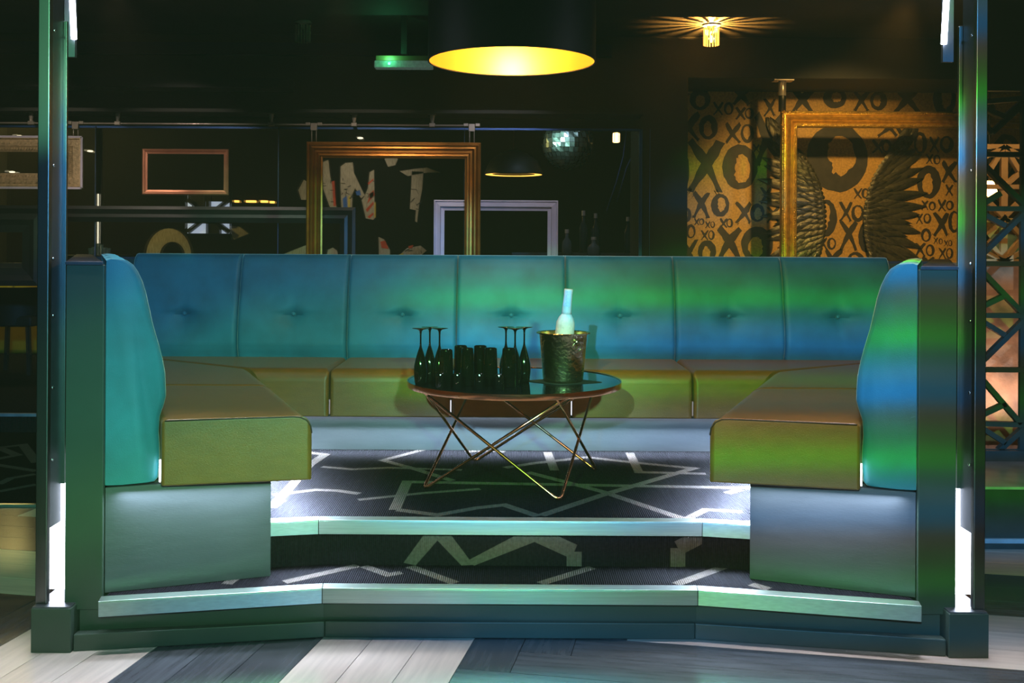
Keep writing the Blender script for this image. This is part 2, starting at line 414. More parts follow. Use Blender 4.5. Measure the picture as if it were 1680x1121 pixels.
sk = [(-1.433, 3.44), (-.632, 3.556), (.632, 3.556), (1.433, 3.44)]
so = [Vector(p) for p in ((-1.433, 3.40), (-.632, 3.535), (.632, 3.535), (1.433, 3.40))]
for i in range(3):
    a, b, c, d = so[i], so[i+1], sk[i+1], sk[i]
    MB().prism([tuple(a), tuple(b), c, d], 0, .056).build('skirting_board', 'booth_paint', plat, bevel=.004)
def nosing(line, z, parent):
    f = offs(line, 0); inn = offs(line, -.052); inn2 = offs(line, -.004)
    for i in range(len(line) - 1):
        g = .0008
        def cut(p, q, t): return tuple(Vector(p) + (Vector(q) - Vector(p)).normalized() * t)
        mb = MB()
        mb.prism([cut(f[i], f[i+1], g), cut(f[i+1], f[i], g), cut(inn[i+1], inn[i], g), cut(inn[i], inn[i+1], g)], z, z + .004)
        mb.prism([cut(f[i], f[i+1], g), cut(f[i+1], f[i], g), cut(inn2[i+1], inn2[i], g), cut(inn2[i], inn2[i+1], g)], z - .048, z)
        mb.build('step_nosing', 'aluminium', parent, bevel=.0012, seg=1)
nosing([(-1.338, 3.365), (-.636, 3.508), (.636, 3.508), (1.338, 3.365)], Z1, plat)
# upper floor
UF = [(-.90, 3.735), (-.69, 3.778), (.69, 3.778), (.90, 3.735), (1.45, 5.02), (1.43, 5.06), (-1.43, 5.06), (-1.45, 5.02)]
up = MB().prism(UF, Z1, Z2 - .004).build('upper_floor', 'carpet', plat)
MB().prism([(-.90, 3.72), (-.69, 3.763), (.69, 3.763), (.90, 3.72), (1.45, 5.02), (1.43, 5.06), (-1.43, 5.06), (-1.45, 5.02)], Z2 - .004, Z2).build('carpet', 'carpet', up)
nosing([(-.858, 3.6934), (-.69, 3.727), (.69, 3.727), (.858, 3.6934)], Z2, plat)
# carpet stripes (woven flat into the carpet)
SN = [0]
def stripe(parent, pts, wd, z):
    SN[0] += 1; floor_band(parent, [fpix(x, y, z) for x, y in pts], wd*.82, z + .0004 + .00004*SN[0])
for pts, wd in (([(650,838),(670,792),(1255,799),(1290,797)], .055),
                ([(655,838),(720,846),(785,834),(830,829),(885,847)], .05),
                ([(890,846),(990,812),(1140,767),(1040,758),(965,750),(880,760),(830,768)], .05),
                ([(868,775),(990,806),(1120,849)], .05),
                ([(450,815),(520,806),(555,807),(592,812)], .045),
                ([(590,822),(700,810),(790,803)], .04),
                ([(530,768),(580,772),(640,769),(760,772)], .04),
                ([(700,738),(630,757),(680,770),(745,790)], .045),
                ([(448,836),(480,800),(510,765),(535,748),(500,744)], .055),
                ([(900,742),(912,772)], .05), ([(1035,742),(1050,774),(1160,776)], .05),
                ([(765,742),(800,740),(830,742)], .05),
                ([(1130,850),(1160,835),(1220,838)], .045), ([(1195,808),(1216,802)], .05),
                ([(448,832),(465,824)], .05)):
    stripe(up, pts, wd, Z2)
for pts, wd in (([(470,958),(590,930)], .05), ([(600,931),(640,945),(662,941)], .045), ([(675,931),(750,958)], .05),
                ([(890,958),(975,931)], .05), ([(1112,958),(1190,929)], .05), ([(375,962),(392,950)], .05), ([(1235,957),(1265,965)], .05)):
    stripe(low, pts, wd, Z1)
def riser_band(pts, wd):
    mb = MB(); SN[0] += 1; dd = 3.7775 - .00004*SN[0]
    for (x0, y0), (x1, y1) in zip(pts[:-1], pts[1:]):
        a, b = px(x0, y0, dd), px(x1, y1, dd); d = (b - a).normalized(); n = Vector((-d.z, 0, d.x)) * wd/2
        q = [a + n, b + n, b - n, a - n]; q = [(p.x, p.y, min(max(p.z, Z1), Z2 - .004)) for p in q]
        mb.add(q, [(0, 1, 2, 3)])
    mb.build('carpet_stripe', 'carpet_band', up)
for pts in ([(478,868),(510,935)], [(440,935),(470,880)], [(675,932),(718,872)], [(722,872),(770,935)], [(775,932),(880,876)], [(880,876),(945,905)], [(945,905),(945,932)],
            [(1115,932),(1115,898)], [(1115,898),(1165,872)], [(1165,872),(1225,910)]):
    riser_band(pts, .055)

# ================================================================== BOOTH WALLS
ZT = 1.281
bw = thing('booth_partition', (0, 5.65, Z1), 'low dark painted partition wrapping the booth, with two flat end pillars', 'partition')
for s in (-1, 1):
    wi0, wo0 = (s*1.371, 3.445), (s*1.503, 3.445)
    wi1, wo1 = (s*2.30, 5.60), (s*2.40, 5.72)
    MB().prism([(s*1.353, 3.453), (s*1.477, 3.453), wo1, wi1], .165, ZT - .012).build('side_panel', 'booth_paint', bw)
    MB().box((min(s*1.352, s*1.478), 3.436, .125), (max(s*1.352, s*1.478), 3.4505, ZT - .012)).build('end_pillar', 'booth_paint', bw, bevel=.003)
    MB().prism([(s*1.354, 3.433), (s*1.480, 3.433), (s*2.405, 5.72), (s*2.27, 5.60)], ZT - .012, ZT).build('top_cap', 'wall_cap', bw, bevel=.002, seg=1)
MB().box((-2.30, 5.605, .165), (2.36, 5.70, ZT - .026)).build('back_panel', 'booth_paint', bw)
MB().box((-2.30, 5.604, ZT - .026), (2.30, 5.71, ZT - .012)).build('top_cap', 'wall_cap', bw, bevel=.002, seg=1)

# ================================================================== SOFA
sofa = thing('banquette_sofa', (0, 5.0, Z2), 'U-shaped booth sofa with teal velvet back panels and bronze seat cushions', 'sofa')
PROF = [(0, .535), (.08, .532), (.168, .534), (.178, .545), (.180, .62), (.178, .70), (.184, .752), (.198, .79), (.205, .82),
        (.203, .85), (.198, .90), (.188, .95), (.176, 1.005), (.162, 1.06), (.149, 1.115), (.134, 1.17), (.120, 1.21), (.103, 1.247),
        (.088, 1.270), (.066, 1.285), (.035, 1.289), (0, 1.284)]
def prof_at(t):
    x = t * (len(PROF) - 1); i = min(int(x), len(PROF) - 2); q = x - i
    return .95*(PROF[i][0]*(1-q) + PROF[i+1][0]*q), PROF[i][1]*(1-q) + PROF[i+1][1]*q
def panel(P0, d, nrm, wd, parent, ends=(False, False), button=True, bz=.975):
    P0, d, nrm = Vector(P0), Vector(d), Vector(nrm)
    def fn(u, v):
        uu = .5 - .5*math.cos(math.pi*u) if False else u
        o, z = prof_at(v); e = min(uu, 1-uu) * wd
        r = .022
        if e < r: sag = r*(1 - math.sqrt(max(0, 1 - (1 - e/r)**2)))
        else: sag = 0
        body = 1 if o > .03 else o/.03
        oo = o - sag * body * .9
        a = (uu - .5) * wd; b = z - bz
        if o > .1 and z > .74:
            pull = .030*math.exp(-(a*a + b*b)/(2*.035**2)) + .016*math.exp(-(a*a+b*b)/(2*.105**2))
            pull += .012*math.exp(-(b/.014)**2) * math.exp(-(a/.11)**2) + .007*math.exp(-(a/.014)**2) * math.exp(-(b/.09)**2)
            if b > 0: pull -= .022*math.exp(-((b - .022)/.055)**2)*math.exp(-(a/max(.012, .10 - .55*b))**2)*min(1, b/.012)
            oo -= pull if button else 0
        else:
            pass
        oo += .0025*math.sin(9*a + 21*z + P0.x*7) * body
        p = P0 + d*(uu*wd) + nrm*oo
        return (p.x, p.y, z)
    us = 40
    mb = MB()
    # finer near the edges through a warped parameter
    def warp(u): return u + .0 if False else (u - math.sin(2*math.pi*u)/(2*math.pi)*.45)
    mb.grid(lambda u, v: fn(warp(u), v), us, 63)
    k = 64
    # close ends and back
    mb.f.append(tuple(range(k))); mb.f.append(tuple(us*k + j for j in range(k))[::-1])
    ob = mb.build('back_cushion', 'velvet', parent, smooth=True)
    ob.data.set_sharp_from_angle(angle=R(70))
    if button:
        o, z = None, None
        for t in range(400):
            oo, zz = prof_at(t/399)
            if zz > .8 and zz >= bz: o, z = oo, zz; break
        c = P0 + d*(wd/2) + nrm*(o - .043)
        M = Matrix(((d.x, 0, nrm.x), (d.y, 0, nrm.y), (0, 1, 0)))
        b = MB().lathe([(0, .010), (.006, .0095), (.010, .006), (.0115, 0), (.0115, -.01)], 14, (c.x, c.y, bz), M)
        b.build('button', 'velvet', ob, smooth=True)
    return ob
PW = .575
for k in range(7):
    panel((-3.5*PW + k*PW, 5.602), (1, 0), (0, -1), PW - .004, sofa)
dn = math.hypot(1, SL)
for s in (-1, 1):
    d = Vector((s*SL/dn, 1/dn)); n = Vector((-s/dn, SL/dn))
    base = Vector((s*1.351, 3.452))
    for k in range(4):
        wd = .575 if k < 3 else .30
        panel(base + d*(k*.577), d, n, wd - .003, sofa, button=(k < 3))
# seat cushions
def cushion(poly, wts, parent=sofa, bev=.062):
    """box cushion: wts = how far the top edge between poly[i] and poly[i+1] is rounded (1 = full)"""
    ob = MB().prism(poly, .527, .752).build('seat_cushion', 'seat_fabric', parent)
    me = ob.data; base = Vector(WL[ob.as_pointer()]); bm = bmesh.new(); bm.from_mesh(me)
    ly = bm.edges.layers.float.get('bevel_weight_edge') or bm.edges.layers.float.new('bevel_weight_edge')
    def idx(v):
        q = v.co + base; return min(range(len(poly)), key=lambda k: (poly[k][0]-q.x)**2 + (poly[k][1]-q.y)**2)
    for e in bm.edges:
        a, b = e.verts; up = [v.co.z + base.z > .7 for v in (a, b)]; ia, ib = idx(a), idx(b); n_ = len(poly)
        if all(up): k = ia if (ia + 1) % n_ == ib else ib; e[ly] = wts[k]
        elif any(up): e[ly] = .34 if max(wts[ia], wts[ia-1]) > .8 else .18
        else: e[ly] = .10
    bm.to_mesh(me); bm.free()
    b = ob.modifiers.new('edge', 'BEVEL'); b.width = bev; b.segments = 5; b.limit_method = 'WEIGHT'; b.harden_normals = True
    me.polygons.foreach_set('use_smooth', [True]*len(me.polygons))
    return ob
def shrink(poly, g=.004):
    c = Vector((sum(p[0] for p in poly)/len(poly), sum(p[1] for p in poly)/len(poly)))
    return [tuple(Vector(p) + (c - Vector(p)).normalized()*g) for p in poly]
FB, BB = 4.90, 5.44
for k in range(3):
    x0 = -1.5*PW + k*PW
    cushion(shrink([(x0, FB), (x0 + PW, FB), (x0 + PW, BB), (x0, BB)]), (1, .4, .3, .4))
for s in (-1, 1):
    x0 = s*1.5*PW
    cushion(shrink([(x0, FB), (s*1.205, FB), (s*2.0, BB), (x0, BB)]), (1, .3, .3, .4))
    I0, I1 = Vector((s*.682, 3.582)), Vector((s*1.21, 4.885)); Q0, Q1 = Vector((s*1.172, 3.470)), Vector((s*1.98, 5.42))
    t = .50
    Im, Qm = I0.lerp(I1, .58), Q0.lerp(Q1, .44)
    cushion(shrink([tuple(I0), tuple(Q0), tuple(Qm), tuple(Im)]), (.16, .3, .35, 1))
    cushion(shrink([tuple(Im), tuple(Qm), tuple(Q1), tuple(I1)]), (.35, .3, .3, 1))
    # piping along the front top seam
    e = (Q0 - I0).normalized(); nn = Vector((e.y*s, -e.x*s)) if (Vector((e.y*s, -e.x*s))).y < 0 else Vector((-e.y*s, e.x*s))
    p0 = I0 + e*.035 - nn*.002; p1 = Q0 - e*.01 - nn*.002
    MB().tube([(*(I0 + e*.006 - nn*.0015), .690), (*(I0 + e*.010 - nn*.0015), .715), (*(I0 + e*.024 - nn*.0015), .735), (*(I0 + e*.045 - nn*.0015), .7455), (*(I0 + e*.07 - nn*.0015), .7475), (*(I0.lerp(Q0, .5) - nn*.0015), .7475), (*(Q0 - e*.012 - nn*.0015), .7465)], .0026, 6).build('piping', 'piping_fabric', sofa, smooth=True)
# kick boards below the seats and the flat end panels
MB().box((-1.40, 5.02, Z2 + .002), (1.40, 5.06, .519)).build('kick_board', 'kick_paint', sofa)
for s in (-1, 1):
    a, b = Vector((s*.846, 3.647)), Vector((s*1.385, 5.02))
    n = Vector((s*.9, -.37)) * .02
    MB().prism([tuple(a), tuple(b), tuple(b + n), tuple(a + n)], Z2 + .002, .519).build('kick_board', 'kick_paint', sofa)
    a, b = Vector((s*1.351, 3.455)), Vector((s*.842, 3.640)); q = Vector((s*.02, .06))
    MB().prism([tuple(a), tuple(b), tuple(b + Vector((s*.01, .03))), tuple(a + Vector((0, .03)))], Z1 + .002, .526).build('end_panel', 'kick_paint', sofa)
    # timber carcass below the seat (closes it off)
    MB().prism([(s*.90, 3.70), (s*1.43, 5.05), (s*2.2, 5.59), (s*1.355, 3.52)], .50, .527).build('seat_board', 'wall_black', sofa)
MB().box((-2.0, 5.06, .50), (2.0, 5.59, .527)).build('seat_board', 'wall_black', sofa)
# LED tape under the seat fronts
for (x0, y0, x1, y1) in ((-1.30, 4.985, 1.30, 4.985),):
    MB().box((x0, y0 - .035, .519), (x1, y1 + .035, .527)).build('seat_board', 'wall_black', sofa); MB().box((x0, y0 + .004, .513), (x1, y1 + .012, .519)).build('tape_and_leak_glow', 'led_white', sofa)
for x in (-1.5*PW, -.5*PW, .5*PW, 1.5*PW):
    MB().box((x - .0025, 4.955, .532), (x + .0025, 4.957, .60)).build('tape_and_leak_glow', 'gap_leak_glow', sofa)  # glowing slivers in the cushion joints, standing in for leaking LED light
for s in (-1, 1):
    p = Vector((s*1.1825, 3.505))
    MB().box((p.x - .0065, p.y, .535), (p.x + .0065, p.y + .005, .61)).build('tape_and_leak_glow', 'led_white', sofa)  # glowing sliver beside the backrest, standing in for light leaking from behind

LEDC = (.68, .80, 1.0)
o = light('seat_led_back', 'AREA', (0, 4.975, .512), (0, 4.945, .347), 24, LEDC, 2.5, size_y=.012, spread=105)
for s in (-1, 1):
    a, b = Vector((s*.80, 3.66)), Vector((s*1.31, 4.93)); c = (a + b)/2
    o = light('seat_led_side', 'AREA', (c.x, c.y, .520), None, 70, LEDC, (b-a).length, size_y=.012, spread=105)
    o.rotation_euler = (Matrix.Rotation(math.atan2(b.y - a.y, b.x - a.x), 3, 'Z') @ Matrix.Rotation(s*R(22), 3, 'X')).to_euler()
    a, b = Vector((s*.80, 3.598)), Vector((s*1.30, 3.445)); c = (a + b)/2
    o = light('seat_led_end', 'AREA', (c.x, c.y, .522), None, 3.4, LEDC, (b-a).length, size_y=.012, spread=160)
    o.rotation_euler = (Matrix.Rotation(math.atan2(b.y - a.y, b.x - a.x), 3, 'Z') @ Matrix.Rotation(-s*R(14), 3, 'X')).to_euler()
# ================================================================== STEEL POSTS, PLINTHS AND LED TUBES
for s, side in ((-1, 'left'), (1, 'right')):
    def bx(x0, x1, y0, y1, z0, z1): return MB().box((min(s*x0, s*x1), y0, z0), (max(s*x0, s*x1), y1, z1))
    post = thing('steel_post', (s*1.55, 3.45, .15), 'tall brushed steel post beside the %s end pillar of the booth' % side, 'post', 'steel posts framing the booth')
    bx(1.527, 1.566, 3.415, 3.44, .15, 2.85).build('front_flange', 'steel_brushed', post, bevel=.004)
    bx(1.534, 1.544, 3.44, 3.535, .392, 2.85).build('web', 'steel_grey', post)
    bx(1.522, 1.546, 3.535, 3.548, .52, 2.10).build('rear_flange', 'steel_brushed', post, bevel=.002, seg=1)
    bx(1.560, 1.566, 3.44, 3.45, .15, 2.85).build('edge_strip', 'copper', post)
    for z in (.62, 1.10, 1.60, 1.29, 2.05, .86):
        MB().lathe([(0, -.004), (.005, -.004), (.005, .004), (.003, .006), (0, .006)], 8, (s*1.530, 3.452, z),
                   Matrix(((0, 0, -s), (0, 1, 0), (1, 0, 0)))).build('bolt', 'bolt_steel', post, smooth=True)
    pl = thing('post_plinth', (s*1.50, 3.45, 0), 'dark painted block under the %s steel post' % side, 'plinth', 'plinths of the steel posts')
    bx(1.436, 1.567, 3.388, 3.70, 0, .145).build('block', 'booth_paint', pl, bevel=.003)
    bx(1.44, 1.563, 3.392, 3.70, .145, .150).build('cover_plate', 'steel_grey', pl)
    lt = thing('led_tube', (s*1.56, 3.57, .151), 'glowing white LED strip standing low between the %s pillar and steel post' % side, 'led light', 'LED strips at the posts')
    bx(1.522, 1.60, 3.565, 3.58, .151, .62).build('diffuser', 'led_white', lt)
    bx(1.520, 1.604, 3.58, 3.59, .151, .63).build('backing', 'aluminium', lt)
    d0 = 3.9
    X0 = 724/F*d0 if s < 0 else 710/F*d0
    lt = thing('led_tube', (s*X0, d0, 2.11), 'glowing white LED tube hanging high beside the %s steel post' % side, 'led light', 'LED strips at the posts')
    MB().tube([(s*(X0 - .008), d0, 2.11), (s*(X0 + .012), d0, 2.50), (s*(X0 + .03), d0, 2.84)], .011, 10).build('diffuser', 'led_white', lt, smooth=True)
    bx(X0 - .006, X0 + .034, d0 + .012, d0 + .03, 2.045, 2.84).build('backing_board', 'steel_grey', lt)
    lo = light('led_tube_glow', 'AREA', (s*(X0 - .0), d0 - .03, 2.45), (s*1.2, 3.6, 0), 3.5, (.80, .84, 1), .06, size_y=.7, spread=150)

# ================================================================== TABLE
TC = (.013, 4.37); TZ = .775
tb = thing('coffee_table', (TC[0], TC[1], Z2), 'round copper coffee table with black glass top and crossed hairpin rod legs', 'table')
MB().lathe([(.430, TZ - .022), (.449, TZ - .022), (.450, TZ - .020), (.450, TZ + .002), (.449, TZ + .003), (.445, TZ + .003), (.444, TZ + .002), (.444, TZ - .004), (.430, TZ - .012), (.430, TZ - .022)], 72, (*TC, 0), cap=False).build('rim', 'copper', tb, smooth='auto')
MB().lathe([(0, TZ - .012), (.443, TZ - .012), (.443, TZ), (0, TZ)], 72, (*TC, 0)).build('table_top', 'mirror_black', tb, smooth='auto')
for k in range(4):
    ph = R(-64 + 90*k); pts = []
    def cyl(r, a, z): return Vector((TC[0] + r*math.cos(a), TC[1] + r*math.sin(a), z))
    foot = cyl(.408, ph, Z2 + .006)
    t1, t2 = cyl(.415, ph - R(93), TZ - .02), cyl(.415, ph + R(93), TZ - .02)
    d1, d2 = (t1 - foot).normalized(), (t2 - foot).normalized()
    a, b = foot + d1*.035, foot + d2*.035
    arc = [a.lerp(foot, t).lerp(foot.lerp(b, t), t) for t in [i/8 for i in range(9)]]
    MB().tube([t1, t1.lerp(a, .5)] + arc + [t2.lerp(b, .5), t2], .0062, 10).build('leg', 'copper', tb, smooth=True)

# ---- things on the table
def at_table(x, yb):                                 # place by column and contact row on the table top
    D = (CZ - TZ) * F / (yb - HZ); return ((x - 840) / F * D, D, TZ + .0008)
FL = [(.021, 0), (.0235, .01), (.0265, .035), (.0275, .05), (.026, .075), (.021, .100), (.013, .128), (.0065, .147), (.0042, .156), (.0036, .17), (.0036, .20),
      (.0045, .214), (.009, .221), (.020, .2245), (.0345, .227), (.0345, .2285), (0, .2285)]
def flute(x, y, label):
    p = at_table(x, y); t = thing('champagne_flute', p, label, 'glass', 'upturned flutes on the table')
    MB().lathe([(a, b) for a, b in FL[:9]], 24, p).build('bowl', 'black_glass', t, smooth=True)
    MB().lathe([(a, b) for a, b in FL[8:12]], 16, p).build('stem', 'black_glass', t, smooth=True)
    MB().lathe([(a, b) for a, b in FL[11:]], 28, p).build('foot', 'black_glass', t, smooth=True)
flute(691, 632, 'dark upturned champagne flute nearest the left edge of the table')
flute(706, 628.5, 'middle of the three dark upturned flutes on the left of the table')
flute(722, 631.5, 'dark upturned flute right behind the leftmost tall tumbler')
flute(831, 627, 'dark upturned flute standing behind the tumbler on the right')
flute(846, 630.5, 'middle of the three dark upturned flutes near the ice bucket')
flute(861, 627, 'dark upturned champagne flute closest to the ice bucket')
def tumbler(x, y, h, rt, rb, name, label):
    p = at_table(x, y); t = thing(name, p, label, 'glass', 'upturned tumblers on the table')
    MB().lathe([(rb - .0015, 0), (rb, .002), (rt, h - .006)], 28, p).build('wall', 'black_glass', t, smooth='auto')
    MB().lathe([(rt, h - .006), (rt - .001, h - .001), (rt - .004, h), (rt - .006, h - .003), (0, h - .004)], 28, p).build('base', 'black_glass', t, smooth='auto')
for a in ((733, 635, .148, .0255, .031, 'highball_tumbler', 'dark upturned tall tumbler in front of the left flutes'),
          (757, 627, .150, .0265, .030, 'highball_tumbler', 'dark upturned tall tumbler, back row, left of the middle gap'),
          (768, 633.5, .152, .024, .030, 'highball_tumbler', 'dark upturned tall tumbler, front row, left of the middle gap'),
          (789, 627, .150, .0265, .030, 'highball_tumbler', 'dark upturned tall tumbler, back row, right of the middle gap'),
          (806, 631.5, .149, .0255, .031, 'highball_tumbler', 'dark upturned tall tumbler, front row, right of the middle gap'),
          (836, 634.5, .154, .0265, .032, 'highball_tumbler', 'dark upturned tall tumbler in front of the right flutes')):
    tumbler(*a)
for a in ((724, 640, .062, .018, .021, 'shot_glass', 'small dark shot glass at the front left of the glasses'),
          (752, 640, .062, .018, .021, 'shot_glass', 'small dark shot glass, second from the left at the table front'),
          (788, 640, .062, .018, .021, 'shot_glass', 'small dark shot glass below the gap between the tumblers'),
          (820, 640, .060, .018, .021, 'shot_glass', 'small dark shot glass left of the rightmost tall tumbler')):
    tumbler(*a)
nk = at_table(925, 626)
c, s_ = math.cos(R(38)), math.sin(R(38))
npoly = [(nk[0] + (a*c - b*s_)*.115, nk[1] + (a*s_ + b*c)*.085) for a, b in ((-1,-1),(1,-1),(1,1),(-1,1))]
tag(MB().prism(npoly, TZ + .0006, TZ + .0022).build('napkin', 'napkin_black', org=(nk[0], nk[1], TZ)), 'folded black paper napkin lying under the ice bucket', 'napkin')
bp = (nk[0], nk[1], TZ + .0024)
bk = thing('ice_bucket', bp, 'hammered steel ice bucket with ring handles on the copper table', 'bucket')
MB().lathe([(0, 0), (.078, 0), (.082, .004), (.084, .012), (.100, .195), (.1015, .198)], 48, bp, cap=False).build('body', 'bucket_steel', bk, smooth='auto')
MB().lathe([(.1015, .198), (.112, .2005), (.113, .203), (.110, .205), (.098, .203)], 48, bp, cap=False).build('rim', 'bucket_steel', bk, smooth='auto')
MB().lathe([(.098, .203), (.094, .15), (.082, .012), (0, .010)], 48, bp, cap=False).build('lining', 'bucket_inner', bk, smooth='auto')
for s in (1, -1):
    a = R(-62) if s > 0 else R(118)
    dv = Vector((math.cos(a), math.sin(a), 0)); q = Vector(bp) + dv*.101 + Vector((0, 0, .172))
    tv = Vector((-dv.y, dv.x, 0))
    hn = MB().lathe([(0, .012), (.005, .011), (.009, .006), (.010, 0), (.010, -.008)], 12, q, Matrix(((tv.x, 0, dv.x), (tv.y, 0, dv.y), (0, 1, 0)))).build('handle_stud', 'bucket_steel', bk, smooth=True)
    rc = q + dv*.009 + Vector((0, 0, -.021))
    MB().tube([rc + tv*.020*math.sin(t) + Vector((0, 0, .020*math.cos(t))) - dv*.003*(1 - math.cos(t)) for t in [2*math.pi*i/24 for i in range(25)]], .0018, 6).build('ring', 'bucket_steel', hn, smooth=True)
# bottle leaning in the bucket
ax = Vector((.085, -.02, 1)).normalized(); b0 = Vector(bp) + Vector((-.010, 0, .020))
q = ax.to_track_quat('Z', 'Y').to_matrix()
bt = thing('vodka_bottle', tuple(b0), 'frosted pale bottle with a long neck leaning in the ice bucket', 'bottle')
BTP = [(0, 0), (.030, 0), (.036, .006), (.038, .02), (.0395, .21), (.038, .228), (.031, .246), (.024, .256), (.0205, .262)]
MB().lathe(BTP, 28, b0, q).build('body', 'frosted_glass', bt, smooth=True)
nkp = MB().lathe([(.0205, .262), (.0198, .275), (.0178, .345), (.0184, .347), (.0184, .353)], 22, b0, q).build('neck', 'neck_glass', bt, smooth=True)
MB().lathe([(.0186, .353), (.0186, .364), (.0176, .366), (0, .366)], 22, b0, q).build('cap', 'neck_glass', bt, smooth='auto')
lab = MB()
def labp(t, z, r): return tuple(b0 + q @ Vector((r*math.cos(t), r*math.sin(t), z)))
aa = [R(205 + 110*i/8) for i in range(9)]
# face the viewer: find the angle whose direction points to -y
best = min(range(360), key=lambda d: (q @ Vector((math.cos(R(d)), math.sin(R(d)), 0))).y)
aa = [R(best - 62 + 100*i/8) for i in range(9)]
lab.add([labp(t, z, .0210 - (z - .29)*.03) for z in (.295, .360) for t in aa], [(i, i+1, 10+i, 9+i) for i in range(8)])
lab.build('label', 'bottle_label', nkp)
ink = MB()
for k in range(8):                                   # small vertical lettering on the neck label
    z0 = .297 + k*.0078
    t0, t1 = R(best - 22), R(best + 4)
    for (ta, za, tb_, zb) in ((t0, z0, t1, z0), (t0, z0 + .0045, t1, z0 + .0045 if k % 2 else z0), (t0, z0, t0, z0 + .0045))[:2 + k % 2]:
        pa, pb = Vector(labp(ta, za, .0214 - (za - .29)*.03)), Vector(labp(tb_, zb, .0214 - (zb - .29)*.03))
        if (pb - pa).length > 1e-4: ink.bar(pa, pb, .0011, .0004)
ink.build('lettering', 'label_ink', nkp)

# ================================================================== PENDANT LAMP over the table
PD = 4.4; PC = ((838 - 840)/F*PD, PD); PZ = CZ + (HZ - 102)/F*PD; PR = .355
pn = thing('pendant_lamp', (PC[0], PC[1], PZ), 'large black drum pendant lamp with a glowing gold inside', 'lamp')
MB().lathe([(PR, PZ), (PR, PZ + .42), (.05, PZ + .42)], 72, (*PC, 0), cap=False).build('shade', 'shade_black', pn, smooth='auto')
MB().lathe([(PR - .004, PZ), (PR - .004, PZ + .416), (.05, PZ + .416)], 72, (*PC, 0), cap=False).build('shade_lining', 'shade_gold', pn, smooth='auto')
MB().lathe([(PR - .005, PZ + .003), (PR - .005, PZ - .001), (PR + .001, PZ - .001), (PR + .001, PZ + .003)], 72, (*PC, 0), cap=False).build('shade_rim', 'shade_black', pn, smooth='auto')
MB().lathe([(0, 0), (.02, .004), (.033, .02), (.036, .038), (.030, .058), (.018, .08), (.014, .10), (0, .10)], 20, (*PC, PZ + .09)).build('bulb', 'bulb', pn, smooth=True)
MB().lathe([(.016, PZ + .185), (.02, PZ + .19), (.02, PZ + .25), (0, PZ + .25)], 16, (*PC, 0)).build('lamp_holder', 'shade_black', pn, smooth='auto')
MB().tube([(*PC, PZ + .25), (*PC, 2.85)], .006, 8).build('cord', 'shade_black', pn, smooth=True)
for k in range(3):
    a = 2*math.pi*k/3 + .5
    MB().bar((*PC, PZ + .40), (PC[0] + PR*math.cos(a), PC[1] + PR*math.sin(a), PZ + .40), .006).build('spider_arm', 'shade_black', pn)
light('pendant_bulb', 'POINT', (PC[0], PC[1], PZ + .07), None, 25, (1.0, .58, .18), .045)

# ================================================================== PICTURE FRAMES, RAIL AND GLASS
def frame(x0, x1, y0, z_bot, D, wd, prof, material, name, label, cat='frame', group=None, deep=.04, y1=None):
    """empty picture frame: four mitred mouldings. prof = list of (across 0..1, forward 0..1)"""
    X0, X1 = (x0-840)/F*D, (x1-840)/F*D; Zt = CZ - (y0-HZ)/F*D; Zb = z_bot if y1 is None else CZ - (y1-HZ)/F*D
    wd = wd/F*D
    t = thing(name, ((X0+X1)/2, D, Zb), label, cat, group)
    cs = [(X0, Zt), (X1, Zt), (X1, Zb), (X0, Zb)]; ins = [(1, -1), (-1, -1), (-1, 1), (1, 1)]
    P = [(0, 0)] + list(prof) + [(1, 0)]
    for i in range(4):
        j = (i+1) % 4; mb = MB(); n = len(P)
        A = [(cs[i][0] + ins[i][0]*a*wd, D - f*deep, cs[i][1] + ins[i][1]*a*wd) for a, f in P]
        B = [(cs[j][0] + ins[j][0]*a*wd, D - f*deep, cs[j][1] + ins[j][1]*a*wd) for a, f in P]
        mb.add(A + B, [(k, k+1, n+k+1, n+k) for k in range(n-1)] + [(n-1, 0, n, 2*n-1)] + [tuple(range(n))[::-1], tuple(range(n, 2*n))])
        mb.build('moulding', material, t)
    return t, X0, X1, Zt, Zb, wd
STEP = [(.0, .55), (.08, .62), (.10, .45), (.16, .50), (.30, .95), (.40, 1.0), (.46, .80), (.50, .55), (.54, .70), (.66, .72), (.70, .45), (.74, .55), (.86, .60), (.90, .35), (1.0, .30)]
frame(503, 788, 235, .95, 7.70, 26, STEP, 'frame_gold', 'picture_frame', 'large empty gold-brown frame hanging from the rail above the sofa', group='empty frames behind the booth')
frame(234, 375, 248, 0, 7.845, 8, [(0, .7), (.2, 1), (.5, .8), (.6, .5), (1, .4)], 'frame_rose', 'picture_frame', 'small empty rose-copper frame fixed on the glass', group='empty frames behind the booth', deep=.025, y1=323)
frame(712, 915, 329, 1.0, 7.78, 17, [(0, .8), (.12, .9), (.2, .6), (.3, .7), (.62, 1), (.68, .5), (1, .35)], 'frame_white', 'picture_frame', 'empty white moulded frame half behind the large gold frame', group='empty frames behind the booth')
t, X0, X1, Zt, Zb, wd = frame(-70, 136, 230, 0, 7.70, 24, [(0, .9), (.12, 1), (.16, .7), (.6, .75), (.7, .6), (.85, .5), (1, .3)], 'frame_ivory', 'picture_frame', 'ornate ivory and gold frame at the far left behind the steel post', group='empty frames behind the booth', y1=313)
edge = MB()
for a, b in (((X0, Zt), (X1, Zt)), ((X1, Zt), (X1, Zb)), ((X1, Zb), (X0, Zb))):
    edge.bar((a[0], 7.668, a[1]), (b[0], 7.668, b[1]), .018, .012, up=(0, 1, 0))
edge.build('edge_bead', 'frame_white', t)
bd = MB(); nx = 38
